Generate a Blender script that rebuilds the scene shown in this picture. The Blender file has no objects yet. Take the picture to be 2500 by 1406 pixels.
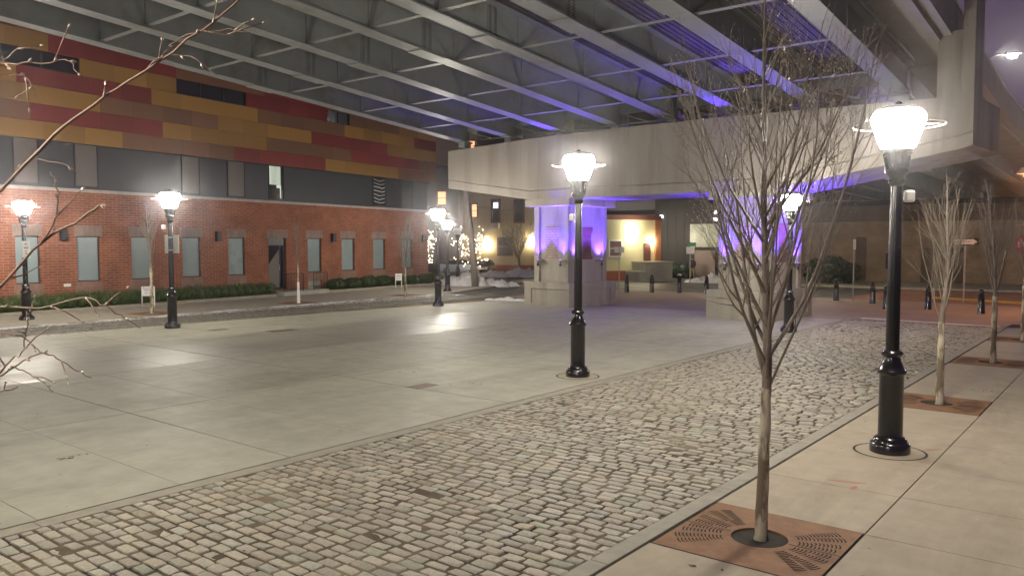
import bpy, bmesh, math, random
from mathutils import Vector, Matrix
import numpy as np

# ---------------------------------------------------------------- camera, world, exposure
S = bpy.context.scene
COL = S.collection
R = math.radians
cam_d = bpy.data.cameras.new('camera')
cam_d.lens = 28.0
cam_d.sensor_width = 36.0
cam_d.clip_start = 0.05
cam_d.clip_end = 2000
cam = bpy.data.objects.new('camera', cam_d)
COL.objects.link(cam)
cam.location = (0, 0, 2.87)
cam.rotation_euler = (R(90 - 3.15), 0, R(38.5))
S.camera = cam

W = bpy.data.worlds.new('World')
S.world = W
W.use_nodes = True
wn = W.node_tree.nodes
wl = W.node_tree.links
wbg = wn['Background']
wtc = wn.new('ShaderNodeTexCoord')
wsep = wn.new('ShaderNodeSeparateXYZ')
wramp = wn.new('ShaderNodeValToRGB')
wl.new(wtc.outputs['Generated'], wsep.inputs[0])
wl.new(wsep.outputs['Z'], wramp.inputs[0])
wramp.color_ramp.elements[0].position = 0.0
wramp.color_ramp.elements[0].color = (0.100, 0.064, 0.092, 1)
wramp.color_ramp.elements[1].position = 0.45
wramp.color_ramp.elements[1].color = (0.066, 0.050, 0.095, 1)
wl.new(wramp.outputs[0], wbg.inputs['Color'])
wbg.inputs['Strength'].default_value = 1.0

S.view_settings.view_transform = 'Standard'
S.view_settings.look = 'None'
S.view_settings.exposure = 0.16
S.view_settings.gamma = 1.0
S.render.engine = 'CYCLES'
S.cycles.use_denoising = True
S.cycles.max_bounces = 6
S.cycles.diffuse_bounces = 4
S.cycles.glossy_bounces = 3
S.cycles.transparent_max_bounces = 6
S.cycles.caustics_reflective = False
S.cycles.caustics_refractive = False
S.cycles.sample_clamp_indirect = 6.0
LAMP_POWER = 225.0

# ---------------------------------------------------------------- helpers
class MB:
    """collects shapes that become one mesh"""
    def __init__(self):
        self.v = []; self.f = []; self.m = []; self.c = []
    def add(self, vs, fs, m=0, col=None):
        o = len(self.v)
        self.v += [tuple(p) for p in vs]
        for f in fs:
            self.f.append([i + o for i in f]); self.m.append(m)
        self.c += [col or (1, 1, 1)] * len(vs)
    def box(self, x0, y0, z0, x1, y1, z1, m=0):
        if x0 > x1: x0, x1 = x1, x0
        if y0 > y1: y0, y1 = y1, y0
        if z0 > z1: z0, z1 = z1, z0
        vs = [(x0,y0,z0),(x1,y0,z0),(x1,y1,z0),(x0,y1,z0),(x0,y0,z1),(x1,y0,z1),(x1,y1,z1),(x0,y1,z1)]
        self.add(vs, [(0,3,2,1),(4,5,6,7),(0,1,5,4),(1,2,6,5),(2,3,7,6),(3,0,4,7)], m)
    def hexa(self, b, t, m=0):
        """b, t: four points each, both counter-clockwise from above"""
        self.add(list(b) + list(t), [(0,3,2,1),(4,5,6,7),(0,1,5,4),(1,2,6,5),(2,3,7,6),(3,0,4,7)], m)
    def prism(self, pts, z0, z1, m=0):
        n = len(pts)
        vs = [(x,y,z0) for x,y in pts] + [(x,y,z1) for x,y in pts]
        fs = [tuple(range(n-1,-1,-1)), tuple(range(n,2*n))] + [(i,(i+1)%n,n+(i+1)%n,n+i) for i in range(n)]
        self.add(vs, fs, m)
    def sheet(self, pts, z, m=0):
        self.add([(x,y,z) for x,y in pts], [tuple(range(len(pts)))], m)
    def tube(self, pts, rads, n=6, m=0, cap=True):
        pts = [Vector(p) for p in pts]
        vs = []; k = len(pts)
        if not hasattr(rads, '__len__'): rads = [rads]*k
        up = Vector((0.137, 0.291, 0.947))
        for i, p in enumerate(pts):
            d = (pts[min(i+1,k-1)] - pts[max(i-1,0)])
            if d.length < 1e-9: d = Vector((0,0,1))
            d.normalize()
            a = d.cross(up)
            if a.length < 1e-3: a = d.cross(Vector((1,0,0)))
            a.normalize(); b = d.cross(a)
            for j in range(n):
                t = 2*math.pi*j/n
                vs.append(p + (a*math.cos(t) + b*math.sin(t))*rads[i])
        fs = []
        for i in range(k-1):
            for j in range(n):
                fs.append((i*n+j, i*n+(j+1)%n, (i+1)*n+(j+1)%n, (i+1)*n+j))
        if cap:
            fs.append(tuple(range(n-1,-1,-1))); fs.append(tuple(range((k-1)*n, k*n)))
        self.add(vs, fs, m)
    def lathe(self, prof, n=20, c=(0,0,0), m=0, cap=True):
        vs = []; k = len(prof)
        for r, z in prof:
            for j in range(n):
                t = 2*math.pi*j/n
                vs.append((c[0]+r*math.cos(t), c[1]+r*math.sin(t), c[2]+z))
        fs = []
        for i in range(k-1):
            for j in range(n):
                fs.append((i*n+j, i*n+(j+1)%n, (i+1)*n+(j+1)%n, (i+1)*n+j))
        if cap:
            fs.append(tuple(range(n-1,-1,-1))); fs.append(tuple(range((k-1)*n, k*n)))
        self.add(vs, fs, m)
    def ring(self, r, t, z, n=40, k=6, m=0):
        vs = []; fs = []
        for i in range(n):
            a = 2*math.pi*i/n
            for j in range(k):
                b = 2*math.pi*j/k
                rr = r + t*math.cos(b)
                vs.append((rr*math.cos(a), rr*math.sin(a), z + t*math.sin(b)))
        for i in range(n):
            for j in range(k):
                fs.append((i*k+j, ((i+1)%n)*k+j, ((i+1)%n)*k+(j+1)%k, i*k+(j+1)%k))
        self.add(vs, fs, m)
    def build(self, name, mats, parent=None, smooth=False, bevel=0, color=False, autosmooth=None):
        me = bpy.data.meshes.new(name)
        me.from_pydata(self.v, [], self.f)
        if not isinstance(mats, (list, tuple)): mats = [mats]
        for x in mats: me.materials.append(x)
        if len(mats) > 1: me.polygons.foreach_set('material_index', self.m)
        if smooth: me.polygons.foreach_set('use_smooth', [True]*len(me.polygons))
        if color:
            at = me.color_attributes.new('Col', 'FLOAT_COLOR', 'POINT')
            at.data.foreach_set('color', np.hstack([np.array(self.c, dtype=np.float32), np.ones((len(self.c),1), np.float32)]).ravel())
        me.update()
        if autosmooth:
            me.polygons.foreach_set('use_smooth', [True]*len(me.polygons))
            me.set_sharp_from_angle(angle=R(autosmooth))
        o = bpy.data.objects.new(name, me)
        COL.objects.link(o)
        if parent: o.parent = parent
        if bevel:
            b = o.modifiers.new('bevel', 'BEVEL'); b.width = bevel; b.segments = 2; b.limit_method = 'ANGLE'; b.angle_limit = R(40)
        return o

def tag(o, label=None, cat=None, group=None, kind=None):
    if label: o['label'] = label
    if cat: o['category'] = cat
    if group: o['group'] = group
    if kind: o['kind'] = kind
    return o
def empty(name, loc=(0,0,0), rz=0, label=None, cat=None, group=None):
    o = bpy.data.objects.new(name, None); COL.objects.link(o)
    o.location = loc; o.rotation_euler = (0,0,rz); o.empty_display_size = 0.2
    return tag(o, label, cat, group)
def dup(root, loc, rz=0, label=None, scale=None):
    r = root.copy(); COL.objects.link(r); r.location = loc; r.rotation_euler = (0,0,rz)
    if label: r['label'] = label
    if scale: r.scale = scale
    for ch in list(root.children):
        c = ch.copy(); COL.objects.link(c); c.parent = r
        for g in ch.children:
            d = g.copy(); COL.objects.link(d); d.parent = c
    return r
def structure(o): return tag(o, kind='structure')

# ---------------------------------------------------------------- materials
def mat(name, c, rough=0.7, c2=None, scale=3.0, detail=5, metal=0.0, spec=0.5, bump=0.0, bscale=40.0, bdist=0.01,
        emit=None, estr=0.0, r2=None, stretch=None, coat=0.0, world=False, c3=None, s3=0.6, thr=(0.35,0.7)):
    m = bpy.data.materials.new(name); m.use_nodes = True
    nt = m.node_tree; N = nt.nodes; L = nt.links; b = N['Principled BSDF']
    b.inputs['Base Color'].default_value = (*c, 1); b.inputs['Roughness'].default_value = rough
    b.inputs['Metallic'].default_value = metal; b.inputs['Specular IOR Level'].default_value = spec
    if coat: b.inputs['Coat Weight'].default_value = coat; b.inputs['Coat Roughness'].default_value = 0.08
    if emit: b.inputs['Emission Color'].default_value = (*emit, 1); b.inputs['Emission Strength'].default_value = estr
    co = None
    if c2 or bump or r2 is not None or c3:
        tc = N.new('ShaderNodeTexCoord'); co = tc.outputs['Object']
        if world:
            g = N.new('ShaderNodeNewGeometry'); co = g.outputs['Position']
        if stretch:
            mp = N.new('ShaderNodeMapping'); mp.inputs['Scale'].default_value = stretch
            L.new(co, mp.inputs[0]); co = mp.outputs[0]
    if c2 or r2 is not None:
        nz = N.new('ShaderNodeTexNoise'); nz.inputs['Scale'].default_value = scale; nz.inputs['Detail'].default_value = detail
        nz.inputs['Roughness'].default_value = 0.6
        L.new(co, nz.inputs['Vector'])
        rp = N.new('ShaderNodeValToRGB'); rp.color_ramp.elements[0].position = thr[0]; rp.color_ramp.elements[1].position = thr[1]
        rp.color_ramp.elements[0].color = (*c, 1); rp.color_ramp.elements[1].color = (*(c2 or c), 1)
        L.new(nz.outputs['Fac'], rp.inputs[0])
        out = rp.outputs[0]
        if c3:
            n3 = N.new('ShaderNodeTexNoise'); n3.inputs['Scale'].default_value = s3; n3.inputs['Detail'].default_value = 7; n3.inputs['Roughness'].default_value = 0.65
            L.new(co, n3.inputs['Vector'])
            r3 = N.new('ShaderNodeValToRGB'); r3.color_ramp.elements[0].position = 0.52; r3.color_ramp.elements[1].position = 0.74
            L.new(n3.outputs['Fac'], r3.inputs[0])
            mx = N.new('ShaderNodeMix'); mx.data_type = 'RGBA'
            L.new(r3.outputs[0], mx.inputs[0]); L.new(out, mx.inputs[6]); mx.inputs[7].default_value = (*c3, 1)
            out = mx.outputs[2]
        if c2 or c3: L.new(out, b.inputs['Base Color'])
        if r2 is not None:
            mr = N.new('ShaderNodeMapRange'); mr.inputs[1].default_value = 0.35; mr.inputs[2].default_value = 0.65
            mr.inputs[3].default_value = rough; mr.inputs[4].default_value = r2
            L.new(nz.outputs['Fac'], mr.inputs[0]); L.new(mr.outputs[0], b.inputs['Roughness'])
    if bump:
        nb = N.new('ShaderNodeTexNoise'); nb.inputs['Scale'].default_value = bscale; nb.inputs['Detail'].default_value = 6
        L.new(co, nb.inputs['Vector'])
        bp = N.new('ShaderNodeBump'); bp.inputs['Strength'].default_value = bump; bp.inputs['Distance'].default_value = bdist
        L.new(nb.outputs['Fac'], bp.inputs['Height']); L.new(bp.outputs[0], b.inputs['Normal'])
    return m

def add_spots(m, scale, size, dark, amount):
    nt = m.node_tree; N = nt.nodes; L = nt.links; b = N['Principled BSDF']
    src = b.inputs['Base Color'].links[0].from_socket
    g = N.new('ShaderNodeNewGeometry')
    vo = N.new('ShaderNodeTexVoronoi'); vo.inputs['Scale'].default_value = scale; vo.inputs['Randomness'].default_value = 1.0
    L.new(g.outputs['Position'], vo.inputs['Vector'])
    mr = N.new('ShaderNodeMapRange'); mr.inputs[1].default_value = size*0.6; mr.inputs[2].default_value = size; mr.inputs[3].default_value = amount; mr.inputs[4].default_value = 0.0
    L.new(vo.outputs['Distance'], mr.inputs[0])
    # keep only some of the cells
    sp = N.new('ShaderNodeSeparateColor'); L.new(vo.outputs['Color'], sp.inputs[0])
    gt = N.new('ShaderNodeMath'); gt.operation = 'GREATER_THAN'; gt.inputs[1].default_value = 0.62; L.new(sp.outputs[0], gt.inputs[0])
    mu = N.new('ShaderNodeMath'); mu.operation = 'MULTIPLY'; L.new(mr.outputs[0], mu.inputs[0]); L.new(gt.outputs[0], mu.inputs[1])
    mx = N.new('ShaderNodeMix'); mx.data_type = 'RGBA'; L.new(mu.outputs[0], mx.inputs[0]); L.new(src, mx.inputs[6]); mx.inputs[7].default_value = (*dark,1)
    # long faint grime streaks
    mp = N.new('ShaderNodeMapping'); mp.inputs['Scale'].default_value = (0.9,0.16,1); mp.inputs['Rotation'].default_value = (0,0,0.35); L.new(g.outputs['Position'], mp.inputs[0])
    nz = N.new('ShaderNodeTexNoise'); nz.inputs['Scale'].default_value = 0.9; nz.inputs['Detail'].default_value = 9; nz.inputs['Roughness'].default_value = 0.72; nz.inputs['Distortion'].default_value = 0.6
    L.new(mp.outputs[0], nz.inputs['Vector'])
    m2 = N.new('ShaderNodeMapRange'); m2.inputs[1].default_value = 0.50; m2.inputs[2].default_value = 0.74; m2.inputs[3].default_value = 1.0; m2.inputs[4].default_value = 0.74
    L.new(nz.outputs['Fac'], m2.inputs[0])
    m3 = N.new('ShaderNodeMix'); m3.data_type = 'RGBA'; m3.blend_type = 'MULTIPLY'; m3.inputs[0].default_value = 1; L.new(mx.outputs[2], m3.inputs[6]); L.new(m2.outputs[0], m3.inputs[7])
    L.new(m3.outputs[2], b.inputs['Base Color'])

def brick_mat(name, c1, c2, mortar, bw=0.4, rh=0.1, ms=0.012, rough=0.85, axes='XZ', bias=0.0, dirt=None):
    m = bpy.data.materials.new(name); m.use_nodes = True
    nt = m.node_tree; N = nt.nodes; L = nt.links; b = N['Principled BSDF']; b.inputs['Roughness'].default_value = rough
    tc = N.new('ShaderNodeTexCoord'); sp = N.new('ShaderNodeSeparateXYZ'); cb = N.new('ShaderNodeCombineXYZ')
    L.new(tc.outputs['Object'], sp.inputs[0])
    L.new(sp.outputs[axes[0]], cb.inputs[0]); L.new(sp.outputs[axes[1]], cb.inputs[1])
    br = N.new('ShaderNodeTexBrick'); br.inputs['Scale'].default_value = 1.0
    br.inputs['Brick Width'].default_value = bw; br.inputs['Row Height'].default_value = rh; br.inputs['Mortar Size'].default_value = ms
    br.inputs['Mortar Smooth'].default_value = 0.2; br.inputs['Bias'].default_value = bias
    br.inputs['Color1'].default_value = (*c1,1); br.inputs['Color2'].default_value = (*c2,1); br.inputs['Mortar'].default_value = (*mortar,1)
    L.new(cb.outputs[0], br.inputs['Vector'])
    nz = N.new('ShaderNodeTexNoise'); nz.inputs['Scale'].default_value = 0.8; nz.inputs['Detail'].default_value = 9; nz.inputs['Roughness'].default_value = 0.7
    L.new(tc.outputs['Object'], nz.inputs['Vector'])
    mr = N.new('ShaderNodeMapRange'); mr.inputs[1].default_value = 0.3; mr.inputs[2].default_value = 0.7; mr.inputs[3].default_value = 0.60; mr.inputs[4].default_value = 1.25
    L.new(nz.outputs['Fac'], mr.inputs[0])
    mx = N.new('ShaderNodeMix'); mx.data_type = 'RGBA'; mx.blend_type = 'MULTIPLY'; mx.inputs[0].default_value = 1.0
    L.new(br.outputs['Color'], mx.inputs[6]); L.new(mr.outputs[0], mx.inputs[7]); L.new(mx.outputs[2], b.inputs['Base Color'])
    bp = N.new('ShaderNodeBump'); bp.inputs['Strength'].default_value = 0.6; bp.inputs['Distance'].default_value = 0.01; bp.invert = True
    L.new(br.outputs['Fac'], bp.inputs['Height']); L.new(bp.outputs[0], b.inputs['Normal'])
    return m

M = {}
M['concrete'] = mat('plaza concrete', (0.345,0.334,0.262), 0.64, (0.405,0.392,0.31), 2.6, 10, bump=0.25, bscale=60, bdist=0.004, c3=(0.275,0.265,0.205), s3=0.6, world=True, r2=0.56)
M['smooth_concrete'] = mat('smooth trowelled concrete', (0.30,0.295,0.235), 0.36, (0.37,0.36,0.29), 2.6, 9, bump=0.35, bscale=5, bdist=0.012, world=True, r2=0.56, stretch=(1.0,0.35,1))
M['sidewalk'] = mat('sidewalk concrete', (0.375,0.315,0.232), 0.75, (0.435,0.37,0.275), 3.0, 10, bump=0.3, bscale=90, bdist=0.003, c3=(0.335,0.275,0.19), s3=0.7, world=True)
M['curb'] = mat('curb concrete', (0.27,0.25,0.20), 0.7, (0.36,0.33,0.26), 4, 8, bump=0.3, bscale=50, bdist=0.004, world=True)
M['joint'] = mat('joint dirt', (0.022,0.018,0.013), 0.95, (0.045,0.036,0.026), 8, world=True)
M['bedding'] = mat('cobble bedding sand', (0.078,0.058,0.036), 0.95, (0.23,0.185,0.115), 0.8, 9, bump=0.6, bscale=70, bdist=0.006, world=True, thr=(0.44,0.66))
M['asphalt'] = mat('asphalt', (0.055,0.052,0.05), 0.6, (0.085,0.08,0.075), 0.8, 9, bump=0.4, bscale=80, bdist=0.005, world=True, r2=0.42)
M['pavers'] = mat('red paver concrete', (0.27,0.20,0.17), 0.65, (0.34,0.265,0.225), 0.6, 8, bump=0.3, bscale=20, world=True)
M['brick_road'] = brick_mat('red brick road', (0.31,0.135,0.085), (0.24,0.105,0.068), (0.13,0.09,0.07), 0.22, 0.11, 0.01, axes='XY')
M['yellow'] = mat('yellow kerb paint', (0.62,0.38,0.05), 0.6, (0.45,0.28,0.05), 5, world=True)
M['white_line'] = mat('pale stone band', (0.66,0.62,0.55), 0.6, (0.52,0.48,0.42), 3, world=True)
M['black_paint'] = mat('black gloss paint', (0.008,0.008,0.010), 0.20, (0.011,0.010,0.011), 3, 8, spec=0.55, coat=0.5, r2=0.27)
M['dark_metal'] = mat('dark bronze metal', (0.02,0.02,0.022), 0.4)
M['globe'] = mat('lit lamp globe', (1,1,1), 0.5, emit=(1.0,0.93,0.80), estr=LAMP_POWER)
M['dull_globe'] = mat('unlit globe', (0.45,0.44,0.42), 0.4)
M['ring_metal'] = mat('pale hoop metal', (0.30,0.28,0.26), 0.5)
M['white_plastic'] = mat('white plastic box', (0.72,0.71,0.66), 0.5)
M['steel'] = mat('grey painted girder steel', (0.190,0.202,0.208), 0.45, (0.235,0.248,0.250), 0.7, 7, bump=0.1, bscale=15, bdist=0.003, r2=0.55, c3=(0.15,0.135,0.115), s3=0.8)
M['deck_form'] = mat('rusty deck form', (0.075,0.066,0.066), 0.75, (0.10,0.088,0.085), 3)
M['deck_conc'] = mat('bridge deck concrete', (0.30,0.29,0.265), 0.8, (0.38,0.36,0.33), 0.8, 8, bump=0.3, bscale=20)
M['pier'] = mat('pier concrete', (0.30,0.275,0.225), 0.8, (0.43,0.40,0.335), 1.0, 10, bump=0.5, bscale=25, bdist=0.006, c3=(0.20,0.175,0.14), s3=1.3, stretch=(1,1,0.16))
M['pier_cap'] = mat('stained cap concrete', (0.245,0.220,0.19), 0.85, (0.335,0.305,0.262), 1.0, 10, bump=0.5, bscale=25, bdist=0.006, c3=(0.185,0.16,0.135), s3=1.5, stretch=(1,1,0.12))
M['pier_brick'] = brick_mat('exposed old brick', (0.42,0.29,0.25), (0.50,0.38,0.33), (0.20,0.16,0.14), 0.27, 0.118, 0.012)
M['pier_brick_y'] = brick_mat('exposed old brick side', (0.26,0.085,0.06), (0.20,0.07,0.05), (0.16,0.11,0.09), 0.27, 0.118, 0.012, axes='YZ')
M['brick'] = brick_mat('red building brick', (0.29,0.085,0.042), (0.205,0.058,0.032), (0.36,0.205,0.125), 0.40, 0.115, 0.014)
M['lintel'] = brick_mat('pale soldier brick', (0.29,0.205,0.18), (0.24,0.17,0.15), (0.21,0.155,0.135), 0.10, 0.45, 0.008)
M['sill_brick'] = brick_mat('sill panel brick', (0.29,0.17,0.13), (0.25,0.14,0.11), (0.3,0.2,0.16), 0.10, 0.5, 0.008)
M['slate'] = mat('dark grey cladding', (0.034,0.037,0.045), 0.55, (0.042,0.045,0.054), 0.5)
for k_, c_, nm_ in (('gold',(0.285,0.150,0.034),'gold'),('redp',(0.185,0.027,0.024),'red'),('brownp',(0.170,0.082,0.041),'brown')):
    for q_, f_ in enumerate((0.88,1.0,1.13)):
        M[k_+str(q_)] = mat(nm_+' cladding panel', tuple(x*f_ for x in c_), 0.5, tuple(x*f_*0.86 for x in c_), 0.35, 8, stretch=(1,1,0.3), r2=0.62)
M['joint_dark'] = mat('cladding joint', (0.03,0.025,0.02), 0.8)
M['frame'] = mat('dark window frame', (0.018,0.018,0.022), 0.4)
M['frost'] = mat('frosted window film', (0.235,0.295,0.305), 0.16, (0.29,0.35,0.355), 0.5, r2=0.30)
M['blind'] = mat('taupe blind behind glass', (0.115,0.098,0.095), 0.35, (0.135,0.115,0.11), 3, stretch=(1,1,6))
M['darkglass'] = mat('dark window glass', (0.02,0.02,0.025), 0.12)
M['cornice'] = mat('stone coping', (0.42,0.36,0.33), 0.7, (0.30,0.26,0.24), 2)
M['litroom'] = mat('lit stair room', (0.7,0.75,0.68), 0.6, emit=(0.80,0.95,0.78), estr=0.42)
M['hedge'] = mat('hedge leaves', (0.045,0.075,0.020), 0.55, (0.075,0.12,0.03), 9)
M['hedge2'] = mat('boxwood leaves', (0.032,0.055,0.016), 0.55, (0.06,0.09,0.025), 9)
M['soil'] = mat('mulch', (0.022,0.013,0.008), 0.95, (0.055,0.034,0.022), 14, bump=1, bscale=30, bdist=0.03)
M['rust'] = mat('rusted grate iron', (0.20,0.095,0.040), 0.75, (0.30,0.150,0.068), 5, 9, bump=0.3, bscale=70, bdist=0.003, c3=(0.15,0.065,0.032), s3=2.2)
M['cover'] = mat('worn iron cover', (0.13,0.095,0.065), 0.6, (0.20,0.14,0.09), 8, 8, bump=0.6, bscale=60, bdist=0.004)
M['void'] = mat('grate slot', (0.012,0.009,0.006), 0.95)
M['bark'] = mat('pale mottled bark', (0.16,0.125,0.085), 0.85, (0.50,0.44,0.33), 7, 8, bump=0.8, bscale=35, bdist=0.01, stretch=(1,1,0.3), thr=(0.46,0.55))
M['twig'] = mat('grey brown twig', (0.145,0.115,0.088), 0.5, (0.22,0.178,0.138), 6)
M['bud'] = mat('pale bud', (0.34,0.27,0.21), 0.3)
M['twig_red'] = mat('reddish young twig', (0.135,0.068,0.046), 0.5, (0.20,0.13,0.085), 14)
M['guard'] = mat('white trunk guard', (0.85,0.83,0.78), 0.5)
M['snow'] = mat('old snow', (0.72,0.72,0.74), 0.6, (0.45,0.44,0.42), 1.2, 8, bump=0.8, bscale=6, bdist=0.08)
M['cream'] = mat('cream stucco', (0.56,0.47,0.28), 0.85, (0.50,0.42,0.25), 0.5)
M['yellow_wall'] = mat('yellow stucco', (0.66,0.62,0.36), 0.85, (0.60,0.56,0.32), 0.4)
M['redband'] = mat('red painted plinth', (0.36,0.09,0.045), 0.7, (0.30,0.075,0.04), 1)
M['maroon'] = mat('maroon trim', (0.12,0.04,0.035), 0.6)
M['darkwall'] = mat('dark timber siding', (0.012,0.010,0.010), 0.8, (0.024,0.019,0.018), 2, stretch=(4,4,0.3))
M['housebrown'] = mat('dark house siding', (0.060,0.036,0.036), 0.8, (0.08,0.05,0.048), 1)
M['whitebrick'] = brick_mat('white painted brick', (0.55,0.55,0.43), (0.50,0.50,0.40), (0.40,0.40,0.32), 0.3, 0.1, 0.01)
M['tanbrick'] = brick_mat('tan brick', (0.36,0.25,0.155), (0.30,0.205,0.125), (0.34,0.265,0.18), 0.30, 0.10, 0.012)
M['darkbrick'] = brick_mat('darkened tan brick', (0.145,0.09,0.055), (0.115,0.07,0.046), (0.15,0.11,0.08), 0.30, 0.10, 0.012)
M['garage'] = mat('brown garage door', (0.20,0.14,0.12), 0.6)
M['warmwin'] = mat('warm lit window', (0.8,0.4,0.2), 0.5, emit=(1.0,0.42,0.20), estr=1.6)
M['whitewin'] = mat('white lit pane', (0.8,0.8,0.8), 0.5, emit=(0.9,0.9,1.0), estr=1.8)
M['warmlamp'] = mat('warm wall lamp', (1,0.8,0.5), 0.5, emit=(1.0,0.82,0.54), estr=150)
M['fairy'] = mat('fairy light bulb', (1,0.85,0.6), 0.5, emit=(1.0,0.80,0.55), estr=12)
M['green_sign'] = mat('green sign', (0.02,0.22,0.12), 0.5)
M['sign_white'] = mat('white sign sheet', (0.78,0.78,0.75), 0.5)
M['sign_grey'] = mat('bare aluminium sign back', (0.55,0.54,0.48), 0.45, metal=0.2)
M['sign_black'] = mat('black sign print', (0.012,0.012,0.014), 0.5)
M['sign_red'] = mat('red sign sheet', (0.42,0.03,0.03), 0.5)
M['sign_blue'] = mat('blue sign print', (0.06,0.07,0.30), 0.5)
M['sign_print'] = mat('grey sign print', (0.34,0.34,0.31), 0.6)
M['galv'] = mat('galvanised post', (0.42,0.41,0.38), 0.5, metal=0.3)
M['wood_pole'] = mat('weathered timber pole', (0.17,0.14,0.115), 0.9, (0.26,0.22,0.185), 3, 8, stretch=(6,6,0.4))
M['car_blue'] = mat('silver blue car paint', (0.34,0.38,0.52), 0.3, coat=0.8, metal=0.2)
M['car_dark'] = mat('pewter car paint', (0.16,0.15,0.13), 0.25, coat=0.8, metal=0.4)
M['tyre'] = mat('tyre rubber', (0.015,0.015,0.015), 0.8)
M['chrome'] = mat('alloy', (0.6,0.6,0.6), 0.3, metal=0.9)
M['led'] = mat('purple led lens', (0.3,0.1,1), 0.5, emit=(0.16,0.07,1.0), estr=8)
M['stone'] = mat('pale stoop concrete', (0.40,0.39,0.33), 0.75, (0.33,0.32,0.27), 2)
M['pink_paint'] = mat('pink utility marking', (0.42,0.16,0.12), 0.8, (0.36,0.24,0.18), 9, 8, world=True)
M['skin'] = mat('skin', (0.45,0.27,0.2), 0.6)
M['jacket'] = mat('dark jacket', (0.02,0.02,0.022), 0.8)
M['trousers'] = mat('light trousers', (0.36,0.30,0.20), 0.8)
M['leaf_dark'] = mat('evergreen leaf', (0.02,0.035,0.02), 0.3, (0.04,0.06,0.03), 5)
M['bin'] = mat('dark bin', (0.02,0.022,0.024), 0.5)
M['terra'] = mat('terracotta', (0.30,0.10,0.05), 0.8)

add_spots(M['concrete'], 2.3, 0.055, (0.10,0.095,0.075), 0.75); add_spots(M['sidewalk'], 2.6, 0.05, (0.13,0.10,0.07), 0.7); add_spots(M['smooth_concrete'], 2.3, 0.05, (0.1,0.1,0.08), 0.6)
# cobble material reads a colour per stone
def cobble_mat():
    m = bpy.data.materials.new('granite setts'); m.use_nodes = True
    nt = m.node_tree; N = nt.nodes; L = nt.links; b = N['Principled BSDF']; b.inputs['Roughness'].default_value = 0.6
    at = N.new('ShaderNodeAttribute'); at.attribute_name = 'Col'
    g = N.new('ShaderNodeNewGeometry')
    nz = N.new('ShaderNodeTexNoise'); nz.inputs['Scale'].default_value = 26; nz.inputs['Detail'].default_value = 8; nz.inputs['Roughness'].default_value = 0.7
    L.new(g.outputs['Position'], nz.inputs['Vector'])
    mr = N.new('ShaderNodeMapRange'); mr.inputs[1].default_value = 0.3; mr.inputs[2].default_value = 0.7; mr.inputs[3].default_value = 0.72; mr.inputs[4].default_value = 1.2
    L.new(nz.outputs['Fac'], mr.inputs[0])
    mx = N.new('ShaderNodeMix'); mx.data_type = 'RGBA'; mx.blend_type = 'MULTIPLY'; mx.inputs[0].default_value = 1
    L.new(at.outputs['Color'], mx.inputs[6]); L.new(mr.outputs[0], mx.inputs[7]); L.new(mx.outputs[2], b.inputs['Base Color'])
    bp = N.new('ShaderNodeBump'); bp.inputs['Strength'].default_value = 0.5; bp.inputs['Distance'].default_value = 0.008
    L.new(nz.outputs['Fac'], bp.inputs['Height']); L.new(bp.outputs[0], b.inputs['Normal'])
    return m
M['cobble'] = cobble_mat()

# ================================================================ GROUND
g = MB(); g.sheet([(-400,-200),(400,-200),(400,500),(-400,500)], -0.05); structure(g.build('ground', M['asphalt']))

def slabs(name, xs, ys, z, material, gap=0.008, poly=None):
    b = MB()
    for i in range(len(xs)-1):
        for j in range(len(ys)-1):
            x0, x1, y0, y1 = xs[i]+gap/2, xs[i+1]-gap/2, ys[j]+gap/2, ys[j+1]-gap/2
            b.box(x0, y0, z-0.04, x1, y1, z)
    return b

# joints' dirt under everything paved
d = MB(); d.sheet([(-46,-8),(9,-8),(9,33.6),(-46,33.6)], -0.014); structure(d.build('joint_bed', M['joint']))
yj = [6.45 + 1.57*k for k in range(-8, 17)]
pz = MB()
def pave(b, x0, x1, ys, gaps, z=0.0, m=0):
    for j in range(len(ys)-1):
        ga, gb = gaps(j), gaps(j+1)
        b.box(x0, ys[j]+ga/2, z-0.04, x1, ys[j+1]-gb/2, z, m)
gapf = lambda j: 0.026 if (j-8) % 3 == 0 else 0.008
for x0, x1 in ((-13.44,-8.965),(-17.985,-13.466),(-26.0,-22.6)):
    pave(pz, x0, x1, yj, gapf)
structure(pz.build('plaza_paving', M['concrete']))
ps = MB(); pave(ps, -22.58, -18.007, yj, gapf); structure(ps.build('smooth_paving', M['smooth_concrete']))
lw = MB()
lw.prism([(-27.9,-6),(-26.02,-6),(-26.02,31.6),(-26.1,31.6),(-27.0,18)], -0.04, 0.0)
structure(lw.build('plaza_margin', M['concrete']))
st = MB()
for k in range(14): st.box(-8.925, -5+2.75*k+0.004, -0.04, -8.70, -5+2.75*(k+1)-0.004, 0.002)
for k in range(14): st.box(-3.865, -5+2.75*k+0.003, -0.04, -3.675, -5+2.75*(k+1)-0.003, 0.012)
structure(st.build('curb_strip', M['curb'], bevel=0.006))

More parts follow.
